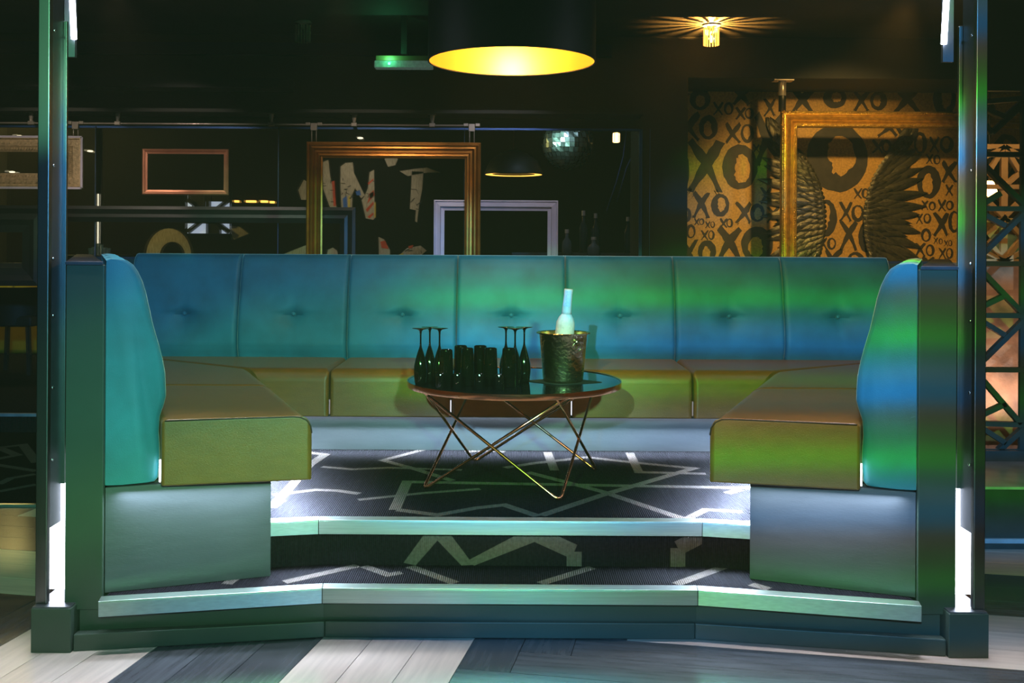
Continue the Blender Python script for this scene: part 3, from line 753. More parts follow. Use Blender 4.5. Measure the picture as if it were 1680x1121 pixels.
for i in range(nx):
    x = X0 + wd*.8 + (X1 - X0 - 1.6*wd)*i/(nx-1)
    for z in (Zt - wd*.8, Zb + wd*.8): bd.box((x - .005, 7.672, z - .007), (x + .005, 7.69, z + .007))
    for z in (Zt - wd*.4, Zb + wd*.4):
        if i % 2: bd.box((x - .008, 7.664, z - .008), (x + .008, 7.68, z + .008))
for i in range(12):
    z = Zb + wd*.9 + (Zt - Zb - 1.8*wd)*i/11
    bd.box((X1 - wd*.8 - .007, 7.672, z - .005), (X1 - wd*.8 + .007, 7.69, z + .005))
tag(bd.build('beading', 'frame_ivory', t), kind='stuff')
frame(-60, 584, 342, 1.07, 7.82, 26, [(0, .8), (.2, 1), (.5, .7), (.7, .8), (1, .4)], 'frame_black', 'picture_frame', 'wide black frame low behind the sofa back on the left', group='empty frames behind the booth')
# the thin bright top edge of the black frame
frame(-130, 68, 356, 1.02, 7.74, 30, [(0, .8), (.3, 1), (.6, .6), (1, .4)], 'frame_black', 'picture_frame', 'black frame with dark pane at the far left beside the steel post', group='empty frames behind the booth')
# rail with clamps
RZ = CZ + (HZ - 206.5)/F*7.7
rail = thing('hanging_rail', (-1.5, 7.70, RZ), 'thin steel hanging rail running above the empty frames', 'rail')
MB().tube([(-5.5, 7.70, RZ + .0), (-.30, 7.70, RZ)], .007, 8).build('rod', 'chrome', rail, smooth=True)
def xw(x, D): return (x - 840)/F*D
for x in (-60, 50, 192, 444, 580, 708):
    X = xw(x, 7.7); c = MB()
    c.box((X - .028, 7.67, RZ + .072), (X + .028, 7.73, RZ + .078)); c.lathe([(.020, .072), (.013, .03), (.012, .014)], 12, (X, 7.70, RZ))
    c.build('hanger', 'chrome', rail)
    MB().box((X - .022, 7.685, RZ - .012), (X + .022, 7.715, RZ + .016)).build('clamp', 'chrome', rail, bevel=.004)
for x in (123, 514, 773):
    X = xw(x, 7.7)
    for dx in (-.044, .044): MB().box((X + dx - .018, 7.685, RZ - .008), (X + dx + .018, 7.715, RZ + .016)).build('clamp', 'chrome', rail, bevel=.004)
    MB().box((X - .024, 7.685, RZ - .045), (X + .024, 7.715, RZ + .012)).build('clamp', 'chrome', rail, bevel=.004)
    for dx in (-.016, .018): MB().tube([(X + dx, 7.70, RZ - .04), (X + dx, 7.70, CZ + (HZ - (229.8 if x == 123 else 234.8))/F*7.7)], .004, 6).build('drop_rod', 'chrome', rail, smooth=True)
# glass panels
GE = [-420, -145, 157, 457, 762, 1066]
for i in range(5):
    xa, xb = xw(GE[i], 7.85), xw(GE[i+1], 7.85)
    g = thing('glass_panel', ((xa+xb)/2, 7.85, .137), ['clear glass panel at the far left edge behind the post', 'clear glass panel behind the ornate ivory frame', 'clear glass panel behind the small rose-copper frame',
               'clear glass panel behind the large gold frame', 'clear glass panel behind the white frame'][i], 'glass', 'clear glass panels behind the booth')
    MB().box((xa + .002, 7.846, .14), (xb - .002, 7.854, 2.232)).build('pane', 'clear_glass', g)
    MB().box((xb - .006, 7.842, .14), (xb - .002, 7.858, 2.232)).build('polished_edge', 'glass_edge', g)

# gold frame on its ceiling rod before the XO wall
GD = 7.97
t, X0, X1, Zt, Zb, wd = frame(1279, 1700, 180, .9, GD, 27, [(0, .5), (.06, .8), (.22, .9), (.28, .5), (.36, .6), (.52, 1), (.6, .75), (.66, .9), (.74, .5), (.80, .6), (.92, .55), (1, .3)], 'ornate_gold', 'ornate_frame', 'big ornate gold frame hanging in front of the XO wall', deep=.05)
bd = MB(); k = 0
def bead(x, z, r, y): bd.lathe([(0, r), (r*.8, r*.6), (r, 0), (r*.8, -r*.6)], 6, (x, y, z), Matrix(((1, 0, 0), (0, 0, -1), (0, 1, 0))))
z = Zb
while z < Zt:
    bead(X0 + wd*.13, z, .0075, GD - .046); bead(X0 + wd*.86, z + .006, .005, GD - .032); z += .014
x = X0
while x < X1:
    bead(x, Zt - wd*.13, .0075, GD - .046); bead(x, Zt - wd*.86, .005, GD - .032); x += .014
tag(bd.build('beading', 'ornate_gold', t, smooth=True), kind='stuff')
MB().tube([(xw(1282, GD), GD, Zt), (xw(1282, GD), GD, 2.60)], .028, 14).build('rod', 'frame_black', t, smooth=True)
MB().lathe([(.024, 2.50), (.030, 2.51), (.030, 2.61), (.026, 2.62)], 14, (xw(1282, GD), GD, 0)).build('collar', 'chrome', t, smooth='auto')
MB().box((xw(1266, GD), GD - .05, 2.617), (xw(1299, GD), GD + .05, 2.629)).build('ceiling_plate', 'chrome', t, bevel=.002)

# ================================================================== XO WALL with painted letters and wings
XD = 8.6
xo = struct(MB().box((1.33, XD, 0), (6, XD + .1, 2.63)).build('wall_xo', 'xo_paper'))
rnd = random.Random(3)
def ink_x(cx, cy, w_, h_, D=XD):
    mb = MB(); Y = D - .002
    for (ax_, ay, bx_, by) in ((-.46, -.5, .44, .5), (.46, -.48, -.46, .5)):
        a = px(cx + ax_*w_, cy + ay*h_, D); b = px(cx + bx_*w_, cy + by*h_, D); d = (b - a); L = d.length; d.normalize(); n = Vector((-d.z, 0, d.x))
        T = .27*min(w_, h_)/F*D*(.85 + .4*rnd.random()); m = 9; up_, dn_ = [], []
        bend = rnd.uniform(-.06, .06)*L
        for i in range(m+1):
            t = i/m; p = a + d*L*t + n*bend*math.sin(math.pi*t); hw = T*(.55 + .45*math.sin(math.pi*min(1, t*1.1 + .12)))*(1 + rnd.uniform(-.14, .14))
            ext = rnd.uniform(-.05, .05)*L if i in (0, m) else 0
            up_.append(p + n*hw*.55 + d*ext); dn_.append(p - n*hw*.55 - d*ext*.6)
        vs = [(p.x, Y, p.z) for p in up_ + dn_]
        mb.add(vs, [(i, i+1, m+2+i, m+1+i) for i in range(m)])
        for q_ in range(3):                           # dry brush hairs at the end of the stroke
            s0 = b + n*T*rnd.uniform(-.5, .5) - d*L*.06; e0 = s0 + d*L*rnd.uniform(.08, .16); hw = T*.07
            mb.add([(s0.x + n.x*hw, Y, s0.z + n.z*hw), (s0.x - n.x*hw, Y, s0.z - n.z*hw), (e0.x, Y, e0.z)], [(0, 1, 2)])
        Y -= .0006
    return mb
def ink_o(cx, cy, w_, h_, D=XD):
    mb = MB(); Y = D - .002; m = 30; a_in, a_out = [], []; ph0 = rnd.uniform(0, 6.28)
    th = .29 if w_ > 25 else .25
    for i in range(m):
        t = 2*math.pi*i/m; k = 1 + rnd.uniform(-.03, .03); kk = th*(1 + .35*math.cos(t - ph0))*(1 + rnd.uniform(-.12, .12))
        o_ = px(cx + .5*w_*k*math.cos(t), cy + .5*h_*k*math.sin(t), D)
        i_ = px(cx + (.5 - kk)*w_*math.cos(t), cy + (.5 - kk*.85*w_/h_)*h_*math.sin(t), D)
        a_out.append((o_.x, Y, o_.z)); a_in.append((i_.x, Y, i_.z))
    mb.add(a_out + a_in, [(i, (i+1) % m, m + (i+1) % m, m + i) for i in range(m)])
    return mb
LET = """O 1110 281 40 96;X 1156 271 54 84;O 1213 272 58 74;X 1131 206 32 46;O 1161 207 31 40;X 1202 216 25 32;O 1225 217 22 31;X 1240 241 10 13;O 1250 241 11 14
X 1177 176 16 21;O 1194 176 16 21;X 1214 184 16 20;O 1228 184 15 19;O 1147 161 34 36;X 1117 166 22 30;X 1215 155 28 30;X 1150 335 26 42;O 1181 335 30 38;X 1219 347 26 34;O 1242 347 24 30
X 1112 351 13 24;O 1125 351 18 25;X 1143 362 8 11;O 1151 362 9 11;X 1161 367 8 11;O 1169 367 8 11;X 1187 364 12 15;O 1197 364 11 15;X 1118 378 17 23;O 1133 378 16 23;X 1156 384 12 16;O 1167 384 11 16
X 1197 399 38 54;O 1242 399 52 60;X 1131 411 25 40;O 1160 411 30 37;X 1256 318 18 26;X 1262 228 46 84;X 1261 174 18 28;X 1268 350 20 26
O 1372 256 100 112;O 1355 355 36 60;X 1316 163 38 44;O 1368 158 38 34;X 1412 163 24 32;O 1440 162 28 32;X 1487 158 52 56;O 1548 158 38 56;X 1439 237 18 21;O 1453 236 17 21
X 1407 314 13 17;O 1419 314 13 17;X 1387 344 20 32;O 1407 347 22 28;X 1392 384 28 48;O 1421 386 26 50;X 1350 397 14 20;O 1364 397 15 20;X 1368 422 28 30;O 1404 424 28 28
X 1532 233 16 25;O 1552 233 23 28;X 1524 257 11 16;O 1536 258 12 16;X 1557 278 24 34;X 1557 308 12 18;O 1523 295 40 54;X 1517 333 11 15;O 1529 334 12 15;X 1545 333 13 19;O 1558 333 13 16
X 1508 355 11 17;O 1521 355 13 17;X 1543 364 24 38;O 1565 360 20 36;O 1519 382 17 22;X 1535 391 7 10;O 1543 392 7 10;X 1552 395 7 10;O 1559 395 7 10;X 1510 406 16 22;O 1526 407 15 20
X 1546 412 12 18;O 1558 412 12 18;X 1523 428 20 20;O 1553 430 20 20;X 1480 218 24 32;O 1509 231 22 36;X 1455 205 34 30;X 1600 250 50 80;O 1650 255 50 80;X 1595 340 30 40;O 1628 342 30 40;X 1590 180 26 36;O 1620 180 26 36"""
for e in LET.replace('\n', ';').split(';'):
    L, cx, cy, w_, h_ = e.split(); cx, cy, w_, h_ = map(float, (cx, cy, w_, h_))
    (ink_x if L == 'X' else ink_o)(cx, cy, w_, h_).build('painted_letter', 'xo_ink', xo)

# wings: overlapping bronze feathers on a curved bone
def feather_mesh(Lf, wf):
    m = 7; mb = MB(); vs = []
    for i in range(m+1):
        t = i/m; hw = wf*.5*(.45, .85, 1, .98, .86, .66, .38, .03)[i]
        z = Lf*t; y = -.008*math.sin(math.pi*t*.8)
        vs += [(-hw, y + .006, z), (0, y - .004, z), (hw, y + .006, z)]
    fs = []
    for i in range(m):
        for j in (0, 1): a = 3*i + j; fs.append((a, a+1, a+4, a+3))
    mb.add(vs, fs)
    k = len(mb.v); mb.add([(x, y + .005, z) for x, y, z in vs], [tuple(reversed(f)) for f in fs]); mb.tube([(0, -.005, 0), (0, -.013, Lf*.5), (0, -.010, Lf*.93)], .0018, 4)
    return mb
FEA = {}
def feather(kind):
    if kind not in FEA: FEA[kind] = feather_mesh(*kind).mesh('feather', 'feather_bronze', smooth=True)
    return FEA[kind]
def wing(sgn, x_mirror, label):
    D = XD - .035; sc = 1/F*D
    base = px(x_mirror + sgn*36, 425, D)
    wg = thing('feathered_wing', tuple(base), label, 'wing', 'wings on the XO wall')
    root = [(1428, 424, -62), (1424, 408, -50), (1420, 390, -34), (1418, 370, -20), (1418, 348, -8), (1420, 328, 4), (1425, 308, 16), (1432, 288, 28), (1442, 270, 38), (1454, 254, 48), (1468, 242, 56), (1484, 236, 62)]
    def rt(t):
        x = t*(len(root)-1); i = min(int(x), len(root)-2); q_ = x - i
        return [root[i][k]*(1-q_) + root[i+1][k]*q_ for k in range(3)]
    rows = [(22, 34, 64, 14, 0), (24, 24, 52, 12, 1), (26, 15, 42, 11, 2), (28, 7, 33, 10, 3), (29, 1, 24, 9, 4), (30, -5, 17, 8, 5)]
    for cnt, off, Lp, wp, layer in rows:
        for i in range(cnt):
            t = i/(cnt-1); x, y, a = rt(t); lim = 1 - .45*max(0, (t - .55)/.45) - .25*max(0, (.2 - t)/.2)
            aa_ = R(a + rnd.uniform(-4, 4)); Lx = Lp*(.9 + .2*rnd.random())*lim; o_ = off*lim
            fx, fy = x + o_*math.cos(aa_), y - o_*math.sin(aa_)
            p = px(x_mirror + sgn*(fx - 1383), fy, D)
            ob = bpy.data.objects.new('feather', feather((round(Lp*sc, 4), round(wp*sc*1.1, 4)))); C.objects.link(ob); ob.parent = wg
            ob.location = (p.x - base.x, -.010*layer - .004*(i % 3), p.z - base.z)
            ob.rotation_euler = (R(-3), sgn*(math.pi/2 - aa_), 0); ob.scale = (1, 1, Lx/Lp)
    pts = [px(x_mirror + sgn*(x - 1383), y, D) + Vector((0, -.05, 0)) for x, y, a in root]
    MB().tube(pts, [.004 + .006*math.sin(math.pi*i/(len(pts)-1)) for i in range(len(pts))], 8).build('wing_bone', 'feather_bronze', wg, smooth=True)
wing(1, 1383, 'bronze feathered wing on the XO wall, in full view inside the gold frame')
wing(-1, 1383, 'bronze feathered wing partly hidden behind the left side of the gold frame')

# ================================================================== CEILING FITTINGS
def crystal_lamp(x, ytop, D, lit, label):
    X = xw(x, D); zt = 2.94
    t = thing('ceiling_spotlight', (X, D, zt), label, 'ceiling light', 'small glass ceiling lights')
    MB().lathe([(.06, zt - .001), (.062, zt - .010), (.03, zt - .014), (.012, zt - .03), (.012, zt - .055)], 20, (X, D, 0)).build('mount', 'chrome', t, smooth='auto')
    if lit: MB().lathe([(0, zt - .08), (.014, zt - .085), (.018, zt - .10), (.014, zt - .125), (0, zt - .13)], 12, (X, D, 0)).build('bulb', 'amber_bulb', t, smooth=True)
    for k in range(16):
        a = 2*math.pi*k/16
        MB().bar((X + .052*math.cos(a), D + .052*math.sin(a), zt - .030), (X + .052*math.cos(a), D + .052*math.sin(a), zt - .150), .009, .009).build('glass_rod', 'ribbed_glass' if lit else 'ribbed_glass_off', t)
    if lit: light('ceiling_spot_glow', 'SPOT', (X, D, zt - .070), (X, D, zt), 110, (1.0, .45, .08), .006, cone=168, blend=.1)
crystal_lamp(1165, 40, 7.45, True, 'lit amber glass ceiling light throwing rays on the ceiling near the XO wall')
crystal_lamp(495, 38, 7.42, False, 'unlit small glass ceiling light left of the pendant lamp')
# emergency light
ED = 7.1; xa, xb = xw(612, ED), xw(708, ED); zt = CZ + (HZ - 92)/F*ED
em = thing('emergency_light', ((xa+xb)/2, ED, zt), 'slim emergency light with a green indicator under the ceiling beside the pendant', 'emergency light')
MB().box((xa + .01, ED, zt - .035), (xb, ED + .08, zt)).build('housing', 'sign_housing', em, bevel=.004)
MB().box((xa, ED - .005, zt - .086), (xb, ED + .085, zt - .035)).build('diffuser', 'sign_diffuser', em, bevel=.008)
gx = xw(637, ED)
MB().lathe([(0, -.004), (.008, -.004), (.008, .006), (0, .006)], 10, (gx, ED - .008, zt - .058), Matrix(((1, 0, 0), (0, 0, -1), (0, 1, 0)))).build('indicator', 'green_led', em)
MB().box(((xa+xb)/2 - .02, ED + .03, zt), ((xa+xb)/2 + .02, ED + .06, 2.94)).build('stem', 'wall_black', em)
light('indicator_glow', 'POINT', (gx, ED - .05, zt - .03), None, .9, (.1, 1, .4), .01)

# ================================================================== ROOM BEHIND THE GLASS
MD = 12.29
mural = thing('graffiti_mural', (-1.5, MD, .137), 'graffiti mural of cream brush strokes with red and blue tags on the far black wall', 'mural')
def decal(pts, m, D=MD, lift=.001, name='brush_stroke'):
    P = [px(x, y, D) for x, y in pts]; MB().slab([(p.x, D - lift - .0015, p.z) for p in P], .0015).build(name, m, mural)
decal([(558,275),(566,269),(578,268),(580,285),(590,306),(598,322),(592,327),(582,310),(578,320),(577,346),(560,346),(558,310)], 'graffiti_cream')
decal([(606,284),(613,280),(614,330),(616,358),(612,362),(600,360),(593,330),(598,323),(603,310)], 'graffiti_cream')
decal([(675,282),(694,283),(692,312),(687,340),(684,366),(681,364),(682,346),(672,344),(674,310)], 'graffiti_cream')
decal([(528,268),(538,264),(541,290),(552,342),(541,342),(530,312)], 'graffiti_cream')
decal([(630,262),(640,257),(652,262),(648,272),(636,275)], 'graffiti_cream')
decal([(655,282),(680,278),(700,276),(722,284),(700,284),(668,290)], 'graffiti_cream')
decal([(489,314),(498,297),(503,300),(503,330),(494,330)], 'graffiti_cream')
decal([(621,390),(630,394),(640,412),(640,421),(622,421)], 'graffiti_cream')
decal([(536,421),(538,412),(546,408),(553,413),(555,421)], 'graffiti_cream')
decal([(655,420),(668,408),(690,404),(700,412),(690,421)], 'graffiti_cream')
decal([(455,424),(478,414),(503,404),(503,424)], 'graffiti_cream')
decal([(372,373),(392,374),(408,386),(398,390),(384,396)], 'graffiti_cream')
ring = [(277 + 37*math.cos(t), 424 - 46*math.sin(t)) for t in [math.pi*i/16 for i in range(17)]] + [(283 + 21*math.cos(t), 424 - 24*math.sin(t)) for t in [math.pi*(16-i)/16 for i in range(17)]]
for i in range(16): decal([ring[i], ring[i+1], ring[32-i], ring[33-i]], 'graffiti_cream')
for q_ in ([(600,345),(612,332),(613,336),(602,350)], [(602,336),(607,318),(613,316),(612,324)], [(603,302),(612,294),(612,297),(604,305)], [(603,357),(612,350),(613,353),(606,360)],
           [(605,320),(613,313),(614,322),(607,328)], [(544,300),(548,298),(551,340),(547,340)], [(624,398),(632,396),(638,410),(626,408)], [(670,405),(678,403),(677,408),(671,409)]):
    decal(q_, 'graffiti_red', lift=.004, name='tag_stroke')
for q_ in ([(583,316),(590,313),(592,322),(585,322)], [(562,328),(568,322),(570,342),(563,343)]): decal(q_, 'graffiti_blue', lift=.004, name='tag_stroke')
for q_ in ([(571,325),(574,322),(574,342),(571,342)], [(614,335),(616,332),(616,358),(614,358)], [(652,420),(662,416),(662,420)]): decal(q_, 'graffiti_yellow', lift=.004, name='tag_stroke')
rg = random.Random(11)
for (x0, y0, x1, y1, n_) in ((559, 295, 576, 325, 12), (529, 290, 545, 340, 9), (660, 405, 695, 420, 9), (600, 290, 614, 330, 5), (675, 310, 690, 345, 8)):
    for _ in range(n_):
        x, y = rg.uniform(x0, x1), rg.uniform(y0, y1); a = rg.uniform(0, 3.14); L = rg.uniform(2, 5)
        dx, dy = math.cos(a)*L, math.sin(a)*L
        decal([(x - dx, y - dy), (x + dx, y + dy), (x + dx + .9, y + dy + .9), (x - dx + .9, y - dy + .9)], 'graffiti_black', lift=.006, name='tag_stroke')
light('mural_fill', 'SPOT', (-1.6, 10.6, 2.85), (-1.75, 12.3, 1.75), 45, (1, .86, .66), .04, cone=58, blend=.8)  # unseen spot added to brighten the mural

# mirror ball
bc = px(930, 236, 9.3); br = .22
ball = thing('mirror_ball', tuple(bc), 'mirror ball hanging in the dark room behind the glass', 'mirror ball')
mb = MB(); nl = 16
for i in range(nl):
    p0, p1 = math.pi*i/nl, math.pi*(i+1)/nl; cnt = max(5, int(34*math.sin((p0+p1)/2)))
    for j in range(cnt):
        a0, a1 = 2*math.pi*(j+.04)/cnt, 2*math.pi*(j+.96)/cnt; q0, q1 = p0 + .006, p1 - .006
        tl = rnd.uniform(-.02, .02)
        mb.add([bc + br*Vector((math.sin(p)*math.cos(a), math.sin(p)*math.sin(a), math.cos(p)))*(1 + tl*k) for k, (p, a) in enumerate(((q0,a0),(q1,a0),(q1,a1),(q0,a1)))], [(0, 1, 2, 3)])
tag(mb.build('mirror_facets', 'mirror_tile', ball), kind='stuff')
MB().lathe([(0, .212), (.15, .15), (.212, 0), (.15, -.15), (0, -.212)], 20, bc).build('core', 'frame_black', ball, smooth=True)
MB().tube([bc + Vector((0, 0, br)), (bc.x, bc.y, 2.94)], .006, 6).build('chain', 'chrome', ball, smooth=True)
light('mirror_ball_fill', 'SPOT', (bc.x - .5, 8.35, 2.5), tuple(bc), 70, (.55, 1.0, .85), .03, cone=24)  # unseen spot added so the facets catch highlights
# dark pendant with a glowing rim
qc = px(842, 287, 9.6)
pd = thing('dome_pendant', tuple(qc), 'dark dome pendant lamp with a thin orange lit rim behind the glass', 'lamp')
MB().lathe([(.27, 0), (.268, .03), (.22, .13), (.12, .20), (.03, .23), (0, .23)], 36, qc, cap=False).build('shade', 'shade_black', pd, smooth='auto')
MB().lathe([(.20, .006), (.262, .002)], 36, qc, cap=False).build('glowing_rim', 'orange_glow', pd)
MB().lathe([(0, .02), (.2, .02)], 36, qc, cap=False).build('diffuser', 'shade_black', pd)
MB().tube([qc + Vector((0, 0, .23)), (qc.x, qc.y, 2.94)], .006, 6).build('cord', 'copper', pd, smooth=True)
# lantern near the right jamb
lc_ = px(1010, 225, 9.9)
ln = thing('wall_lantern', (lc_.x, lc_.y, lc_.z), 'tiny amber lantern glowing at the top right behind the glass', 'lantern')
MB().lathe([(.025, -.045), (.032, -.04), (.032, .04), (.025, .045)], 12, lc_).build('glow_cylinder', 'lamp_glow', ln, smooth='auto')
for k in range(6):
    a = k*math.pi/3; MB().bar(lc_ + Vector((.038*math.cos(a), .038*math.sin(a), -.045)), lc_ + Vector((.038*math.cos(a), .038*math.sin(a), .045)), .006).build('cage_bar', 'frame_black', ln)
MB().tube([lc_ + Vector((0, 0, .045)), (lc_.x, lc_.y, 2.94)], .008, 6).build('stem', 'frame_black', ln)
# bar with bottles
bar = thing('bar_counter', (.55, 9.2, .137), 'dark bar counter with a raised bottle shelf behind the glass', 'bar')
MB().box((-.3, 8.95, .137), (1.6, 9.5, 1.16)).build('body', 'wall_black', bar)
MB().box((-.35, 8.9, 1.16), (1.65, 9.55, 1.20)).build('worktop', 'frame_black', bar, bevel=.004)
MB().box((.0, 9.42, 1.20), (1.5, 9.52, 1.28)).build('bottle_shelf', 'frame_black', bar)
def bottle(x, D, z0, h, r, m, label):
    X = xw(x, D); t = thing('bottle', (X, D, z0), label, 'bottle', 'bottles on the bar')
    MB().lathe([(0, 0), (r, 0), (r, h*.55), (r*.85, h*.64), (r*.36, h*.74), (r*.34, h*.90)], 18, (X, D, z0)).build('body', m, t, smooth=True)
    MB().lathe([(r*.42, h*.88), (r*.42, h), (0, h)], 14, (X, D, z0)).build('cap', 'chrome', t, smooth='auto')
bottle(930, 9.1, 1.202, .285, .045, 'bottle_clear', 'short clear bottle on the bar nearest the white frame')
bottle(957, 9.47, 1.28, .385, .042, 'bottle_dark', 'tall dark bottle on the bar shelf, left of a pair')
bottle(977, 9.47, 1.28, .36, .040, 'bottle_dark', 'tall dark bottle on the bar shelf, right of a pair')
bottle(974, 9.05, 1.202, .22, .058, 'bottle_clear', 'squat round clear bottle in front of the tall pair')
bottle(1030, 9.47, 1.28, .33, .038, 'bottle_dark', 'slim dark bottle standing alone toward the right jamb')
light('bar_fill', 'SPOT', (.4, 8.3, 2.85), (.5, 9.3, 1.3), 12, (.6, .75, 1), .03, cone=70)  # unseen spot added above the bar, hidden by the header wall
# hanging cables
for k, (pts, lab_) in enumerate((([(1036,212),(1022,255),(1010,300),(995,345)], 'blue cable slanting down behind the glass, left one of two'), ([(1048,212),(1043,240),(1027,275),(1012,330)], 'blue cable slanting down behind the glass, right one of two'))):
    P = [px(x, y, 8.7) for x, y in pts]; P[0] = Vector((P[0].x + .02, 8.7, 2.94))
    tag(MB().tube(P, .005, 6).build('hanging_cable', 'cable_blue', smooth=True, org=P[-1]), lab_, 'cable', 'cables behind the glass')
# reflected windows and downlights built as glowing shapes, orange wall lights far behind
wn = struct(MB().box((xw(308, 12.28), 12.27, CZ + (HZ-386)/F*12.28), (xw(376, 12.28), 12.285, CZ + (HZ-322)/F*12.28)).build('window_reflection_1', 'cool_glow'))  # glowing panel standing in for cool reflections
for (a, b) in (((308,350),(376,350)), ((308,366),(376,366)), ((342,322),(342,386)), ((308,330),(376,384)), ((376,330),(308,384)), ((326,322),(326,350)), ((352,350),(352,386))):
    MB().bar(px(*a, 12.24), px(*b, 12.24), .055 if a[0] != b[0] or a[0] == 342 else .16, .03, up=(0, 1, 0)).build('glazing_bar', 'frame_black', wn)
MB().box((xw(308, 12.24), 12.235, CZ + (HZ-322.5)/F*12.24 - .08), (xw(376, 12.24), 12.262, CZ + (HZ-318)/F*12.24)).build('glazing_bar', 'frame_black', wn)
for (xa_, xb_, y, lab_) in ((385, 392, 333, 'thin orange wall light, leftmost of four in a row'), (404, 420, 333, 'widest of the four orange wall lights in a row'), (428, 439, 333, 'orange wall light right of the widest one'), (443, 450, 334, 'small orange wall light at the right end of the row')):
    tag(MB().box((xw(xa_, 12.28), 12.25, CZ - (y + 2 - HZ)/F*12.28), (xw(xb_, 12.28), 12.29, CZ - (y - 1.5 - HZ)/F*12.28)).build('far_glow', 'orange_glow', bevel=.003, org=(xw(xa_, 12.28), 12.28, CZ - (y - HZ)/F*12.28)), lab_, 'wall light', 'orange wall lights in a row')
for (x, y, lab_) in ((590, 228, 'small white downlight reflection just above the large gold frame'), (31, 228, 'small white downlight reflection above the ornate ivory frame'), (19, 287, 'small white downlight reflection seen through the ornate ivory frame'), (147, 252, 'small white downlight reflection right of the ornate ivory frame')):
    c_ = px(x, y, 12.26); tag(MB().lathe([(0, -.03), (.03, -.02), (.036, 0), (.03, .016), (0, .02)], 14, c_, Matrix(((1, 0, 0), (0, 0, -1), (0, .32, 0)))).build('far_glow', 'white_glow', smooth=True, org=c_), lab_, 'wall light', 'white downlight reflections far behind')  # glowing discs standing in for reflections of downlights
ls = thing('led_strip', (xw(160, 10), 10, .137), 'thin upright pale LED strip behind the glass left of the small frame', 'led light')
MB().box((xw(159.6, 10), 10, .3), (xw(160.9, 10), 10.01, CZ + (HZ-322)/F*10)).build('diffuser', 'white_glow', ls)
MB().box((xw(156, 10), 10.01, .137), (xw(164, 10), 10.05, 2.94)).build('upright', 'frame_black', ls)
# shelf with glasses left of the sofa back
sh = thing('side_counter', (xw(165, 8.8), 8.8, .137), 'tall dark counter carrying small glasses behind the left wall end', 'counter')
MB().box((xw(120, 8.8), 8.6, .137), (xw(200, 8.8), 9.0, 1.215)).build('body', 'wall_black', sh)
MB().box((xw(118, 8.8), 8.58, 1.215), (xw(202, 8.8), 9.02, 1.24)).build('worktop', 'frame_black', sh)
mat('drink_glass', (.55, .55, .45), .05, trans=.85, ior=1.4, var=.05)
for k, (x, h) in enumerate(((149, .06), (155, .07), (161, .10), (166, .09), (172, .065), (178, .06))):
    X = xw(x, 8.7); tag(MB().lathe([(0, .003), (.016, 0), (.020, h), (.018, h), (.014, .006), (0, .006)], 14, (X, 8.7, 1.2405)).build('drinking_glass', 'drink_glass', smooth='auto', org=(X, 8.7, 1.2405)),
        ['small clear glass at the left end of the counter row', 'second small clear glass from the left on the counter', 'tallest clear glass in the counter row', 'clear glass right of the tallest in the counter row', 'second small clear glass from the right on the counter', 'small clear glass at the right end of the counter row'][k], 'glass', 'glasses on the side counter')

# ================================================================== LEFT: yellow seat and dark chair
ys = thing('yellow_sofa', (-5.3, 11.2, .137), 'yellow tufted bench seat far left behind the steel post', 'sofa')
MB().box((-5.95, 11.2, .137), (-4.6, 11.9, .50)).build('seat', 'yellow_vinyl', ys, bevel=.05, seg=3)
for k in range(4):
    MB().box((-5.95 + k*.34, 11.62, .50), (-5.95 + k*.34 + .335, 11.9, .98)).build('back_cushion', 'yellow_vinyl', ys, bevel=.05, seg=3)
light('yellow_seat_fill', 'POINT', (-5.2, 10.9, 2.75), None, 60, (1, .78, .25), .08)  # added lamp hidden behind the header, brightens the yellow bench
def chair(cx, cy, label):
    z = .137; t = thing('tub_chair', (cx, cy, z), label, 'chair', 'dark chairs on the left')
    MB().box((cx - .22, cy - .21, z + .44), (cx + .22, cy + .21, z + .54)).build('seat', 'chair_black', t, bevel=.02)
    mb = MB(); n_ = 14; vs = []
    for i in range(n_ + 1):
        a = math.pi*(-.12 + 1.24*i/n_) - math.pi
        for r_, z_ in ((.235, .46), (.275, .80), (.245, .80), (.205, .46)): vs.append((cx + r_*math.cos(a), cy + r_*math.sin(a)*.95, z + z_ - (.10 if i in (0, n_) and z_ > .5 else 0)))
    mb.add(vs, [(4*i + k, 4*i + (k+1) % 4, 4*i + 4 + (k+1) % 4, 4*i + 4 + k) for i in range(n_) for k in range(4)] + [(0, 1, 2, 3), (4*n_+3, 4*n_+2, 4*n_+1, 4*n_)])
    mb.build('backrest', 'chair_black', t, smooth='auto')
    for sx in (-1, 1):
        for sy in (-1, 1): MB().bar((cx + sx*.17, cy + sy*.16, z + .45), (cx + sx*.20, cy + sy*.19, z), .035).build('leg', 'chair_black', t)
chair(xw(30, 9.6), 9.6, 'dark tub chair silhouetted before the yellow bench on the far left')

